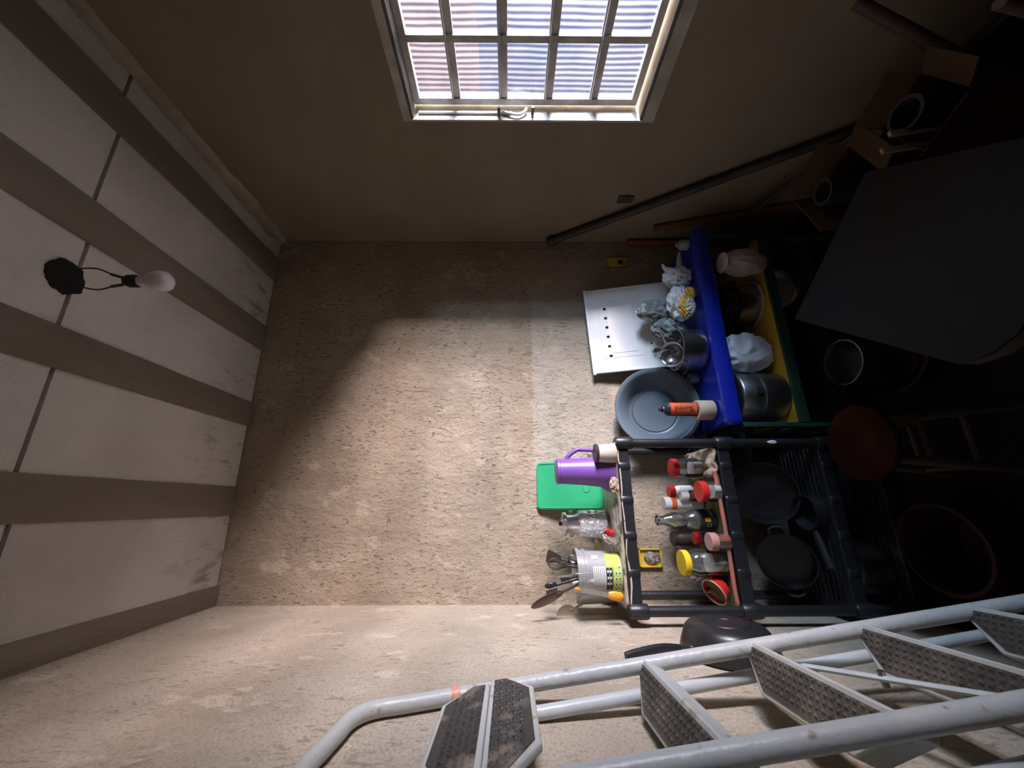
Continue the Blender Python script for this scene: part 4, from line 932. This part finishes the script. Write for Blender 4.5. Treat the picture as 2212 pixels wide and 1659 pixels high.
for i, (dx, dy, lab) in enumerate(((0, 0, 'pale wooden slat sticking out of the further box, nearer the wall'), (-.05, .06, 'pale wooden slat sticking out of the further box, nearer the viewer'))):
    bm = nb(); box(bm, -.008, .008, -.004, .004, 0, .34, T=Tm((.975 + dx * .5, .72 + dy * .5, .15), ry=A(-6), rx=A(-6))); tag(obj('wood_stick', bm, mat('pale_slat', (.26, .22, .15), .7), smooth=False), lab, 'slat')
# board and pole at far upper right
a = onX(1850, 5, XR - .03); b1 = onX(2120, 150, XR - .25); d = b1 - a; b = a + d * ((.02 - a.z) / d.z)
pole('wooden_pole', 'dark brown wooden pole leaning below the window', 'pole', a, b, .017, MBRWN_ED)
bm = nb(); blob(bm, (1.24, .22, .26), (.14, .26, .26), .12, 1.6, 5, 81, flatz=.001); tag(obj('dark_sack', bm, MDARK), 'dark bulging sack under the window', 'sack')
a = onZ(2160, 5, .62); b1 = onZ(2205, 130, .50); pole('brown_pipe', 'brown stick at the edge of the view, nearest under the window', 'stick', a, (a.x + .06, a.y + .12, .0), .011, MBRWN_ED)

# ------------------------------------------------------------------ frying pan hung on the left wall
hx = XL + .004
c = onX(1572, 1383, XL + .035)
t = thing('frying_pan', 'black non-stick pan hanging on the left wall, base outwards, above the ladder', 'pan', (XL + .003, c.y, c.z), (0, PI / 2, 0))
R = .128
bm = nb(); lathe(bm, [(R, 0), (R + .002, .002), (R - .004, .025), (R - .018, .060), (R - .030, .072), (R - .045, .076), (0, .077), (0, .072), (R - .045, .071), (R - .022, .056), (R - .007, .02), (R - .003, .0)], 64); obj('pan_body', bm, mat('nonstick', (.02, .02, .021), .33), t)
bm = nb(); lathe(bm, [(.030, .0765), (.032, .0785), (.062, .0785), (.064, .0765)], 50); obj('base_ring', bm, MBLK, t)
hd = onX(1352, 1412, XL + .03) - Vector(t.location)        # handle tip, in world axes
inv = Matrix.Rotation(-PI / 2, 3, 'Y')
tipl = inv @ hd; dr = Vector((tipl.x, tipl.y, 0)).normalized()
bm = nb(); P0 = dr * (R - .004) + Vector((0, 0, .022)); P1 = dr * (R + .03) + Vector((0, 0, .026)); tube(bm, [P0, P1], [.012, .009], 12); obj('steel_ferrule', bm, MSTEEL, t)
bm = nb(); E = Vector((tipl.x, tipl.y, .020)); tube(bm, smoothpath([P1, P1.lerp(E, .35) + Vector((0, 0, .006)), P1.lerp(E, .75) + Vector((0, 0, .003)), E], 5), [.009 + .004 * math.sin(i / 15 * PI * .8) for i in range(16)], 12, flat=.75); obj('pan_handle', bm, MBLK, t)
bm = nb(); tube(bm, [(E.x, E.y, -.001), (E.x, E.y, .014)], .002, 6); obj('nail', bm, MSTEEL, t)

# ------------------------------------------------------------------ step ladder folded against the left wall
lad = thing('step_ladder', 'folded white metal step ladder leaning on the left wall', 'ladder', (0, 0, 0))
O = Vector((0, 0, ZC))
def Aat(z): return Vector((-.381 - .151 * (z - .098), .961 + .048 * (z - .098), z)) + O
def Bat(z): return Vector((-.2955 - .151 * (z + .37), .608 + .048 * (z + .37), z)) + O
pn = (Aat(-1) - Aat(0)).cross(Bat(-.4) - Aat(-.4)).normalized()
def onplane(px, py, q0=Aat(0), off=0):
    r = ray(px, py); q = q0 + (pn if pn.x > 0 else -pn) * off; return O + r * ((q - O).dot(pn) / r.dot(pn))
NP = pn if pn.x > 0 else -pn                                # towards the room
bm = nb()
arch = [onplane(873, 1522), onplane(820, 1530), onplane(783, 1541), onplane(752, 1560), onplane(728, 1586), onplane(694, 1622), onplane(656, 1662)]
topA = [Aat(-1.485), Aat(-1.0), Aat(-.5), Aat(.02), Aat(.10)]
# continue the arch over to the near rail (out of view)
pB = Bat(.12); last = onX(656, 1662, XL + .017)
over = [last + (last - arch[-2]) * 1.2,  Vector((last.x + .015, (last.y + pB.y) / 2 - .02, last.z + .065)), Vector((pB.x - .01, pB.y + .05, last.z + .045)), Bat(.30), Bat(.15)]
arch = [q if q.x > XL + .017 else onX(px_, py_, XL + .017) for q, (px_, py_) in zip(arch, ((873, 1522), (820, 1530), (783, 1541), (752, 1560), (728, 1586), (694, 1622), (656, 1662)))]
path = topA + arch + over + [Bat(-.2), Bat(-.7), Bat(-1.485)]
tube(bm, smoothpath(path, 8), .0152, 18); obj('front_frame', bm, MLADR, lad)
# rear frame
C0 = onX(1173, 1539, XL + .0145); C1 = onX(2077, 1381, -.30)
def Cat(z): k_ = (z - C0.z) / (C1.z - C0.z); return C0.lerp(C1, k_)
Dv = (Bat(-.4) - Aat(-.4)) * 1.12; dsp = Vector((-.018, .03, 0))
cpath = [Cat(.015), Cat(.9), Cat(C0.z), Cat(C0.z + .06)]
dpath = [Cat(C0.z + .06) + Dv, Cat(C0.z) + Dv, Cat(.9) + Dv, Cat(.015) + Dv]
bm = nb(); tube(bm, smoothpath(cpath + dpath, 6), .0125, 16); obj('rear_frame', bm, MLAD, lad)
# treads
wdir = (Bat(-.4) - Aat(-.4)); wl = wdir.length; wdir.normalize()
MRIM = MLADR
def tread(parent, centre, length, dep, ux, uy, uz, th=.030, octo=.45, name='tread', rub=None):
    """octagonal plate: ux along rungs, uy across, uz is the face normal"""
    T = Matrix((( ux.x, uy.x, uz.x, centre.x), (ux.y, uy.y, uz.y, centre.y), (ux.z, uy.z, uz.z, centre.z), (0, 0, 0, 1)))
    L2, W2 = length / 2, dep / 2; c = length * .20; e_ = W2 * octo
    P_ = [(-L2, -W2), (L2, -W2), (L2, -W2 + e_), (L2 - c, W2), (-L2 + c, W2), (-L2, -W2 + e_)]
    bm = nb(); prism(bm, P_, -th, 0, T); o = obj(name, bm, MRIM, parent, bevel=.003)
    def ins(k): return [(x - math.copysign(k, x), y - math.copysign(k, y) if abs(y + W2 - e_) > 1e-6 else y) for x, y in P_]
    bm = nb(); prism(bm, ins(.009), 0, .002, T)
    nx_ = int((length - .03) / .0135); ny_ = max(2, int((dep - .02) / .0115))
    I = ins(.014)
    def inside(x, y):
        if abs(y) > W2 - .013: return False
        lim_ = L2 - .015 if y < -W2 + e_ else L2 - .015 - (y + W2 - e_) / (2 * W2 - e_) * c
        return abs(x) < lim_
    for i in range(nx_):
        for j in range(ny_):
            x = -L2 + .018 + i * .0135; y = -W2 + .014 + j * .0115
            if not inside(x, y): continue
            sx_ = .0046; sk = .002 if (i + j) % 2 else -.002
            v = [bm.verts.new(T @ Vector(q)) for q in ((x - sx_, y - .0035 + sk, .002), (x + sx_, y - .0035 - sk, .002), (x + sx_ * .8, y + .0035, .002), (x - sx_ * .8, y + .0035, .002), (x - sx_ * .5, y - .001, .0046), (x + sx_ * .5, y - .001, .0046))]
            for f in ((0, 1, 5, 4), (2, 3, 4, 5), (1, 2, 5), (3, 0, 4)): bm.faces.new([v[q] for q in f])
    obj('rubber_tread', bm, rub or MTREAD, o, smooth=False)
    return o
back = -Vector((NP.x, NP.y, 0)).normalized()                # towards the wall
for z in (-.283, -.512, -.745, -.978, -1.21):
    a_, b_ = Aat(z), Bat(z)
    ctr = (a_ + b_) / 2 + back * .024 + Vector((0, 0, .016))
    ux = wdir.copy(); uz = Vector((.42, 0, 1)).normalized(); uy = uz.cross(ux).normalized()
    if uy.dot(back) < 0: ux = -ux; uy = -uy
    uz = ux.cross(uy).normalized()
    if uz.z < 0: uz = -uz
    tread(lad, ctr, wl + .018, .080, ux, uy, uz, th=.042)
# folded platform: two plates standing in the ladder's plane, in front of the rails
upd = (Aat(0) - Aat(-1)).normalized()
p1 = onplane(1009, 1585, off=.03); 
mid_ = (Aat(0) + Bat(0)) / 2
def platc(px, py): 
    q = onplane(px, py, off=.022); k_ = (q - O).dot(upd)
    m0 = (Aat(q.z - ZC) + Bat(q.z - ZC)) / 2 + NP * .022; return m0
for px_, py_, dep_, flip in ((1110, 1560, .086, -1), (992, 1585, .088, 1)):
    ctr = platc(px_, py_) + wdir * (.016 if flip < 0 else .034)
    ux = wdir.copy(); uz = NP.copy(); uy = uz.cross(ux).normalized()
    if uy.dot(upd) * flip < 0: ux = -ux; uy = -uy
    tread(lad, ctr, wl + .004, dep_, ux, uy, uz, th=.012, octo=.75, name='platform', rub=MTREADW)
# orange-red tape round the far rail
def pxof(q): v = q - O; return 1106 - F * v.dot(up) / v.dot(fw)
near = [q for q in smoothpath(smoothpath(path, 8), 6) if 972 < pxof(q) < 994 and (q - Aat(.1)).length < .12]
ca, cb = near[0], near[-1]; bm = nb(); tube(bm, [ca, cb], .0168, 20); obj('orange_tape', bm, MCOP, lad)
# folding brace
s1 = Cat(ZC - .60) + NP * .012; s2 = Bat(-.74) + back * .015
bm = nb(); tube(bm, [s1, s2], .010, 10, flat=.5); br = obj('brace', bm, MLAD, lad)
bm = nb(); m_ = s1.lerp(s2, .45); tube(bm, [m_ - NP * .012, m_ + NP * .012], .006, 12); obj('rivet', bm, MDALU, br)
for q in (Cat(ZC - .9), ): 
    bm = nb(); tube(bm, [q, q + Dv], .009, 10); obj('rear_stretcher', bm, MLAD, lad)
for q in (Aat(-1.485), Bat(-1.485), Cat(.015), Cat(.015) + Dv):
    bm = nb(); lathe(bm, [(0, .0), (.019, 0), (.019, .03), (0, .03)], 16, Tm((q.x, q.y, 0))); obj('rubber_foot', bm, MBLKM, lad)
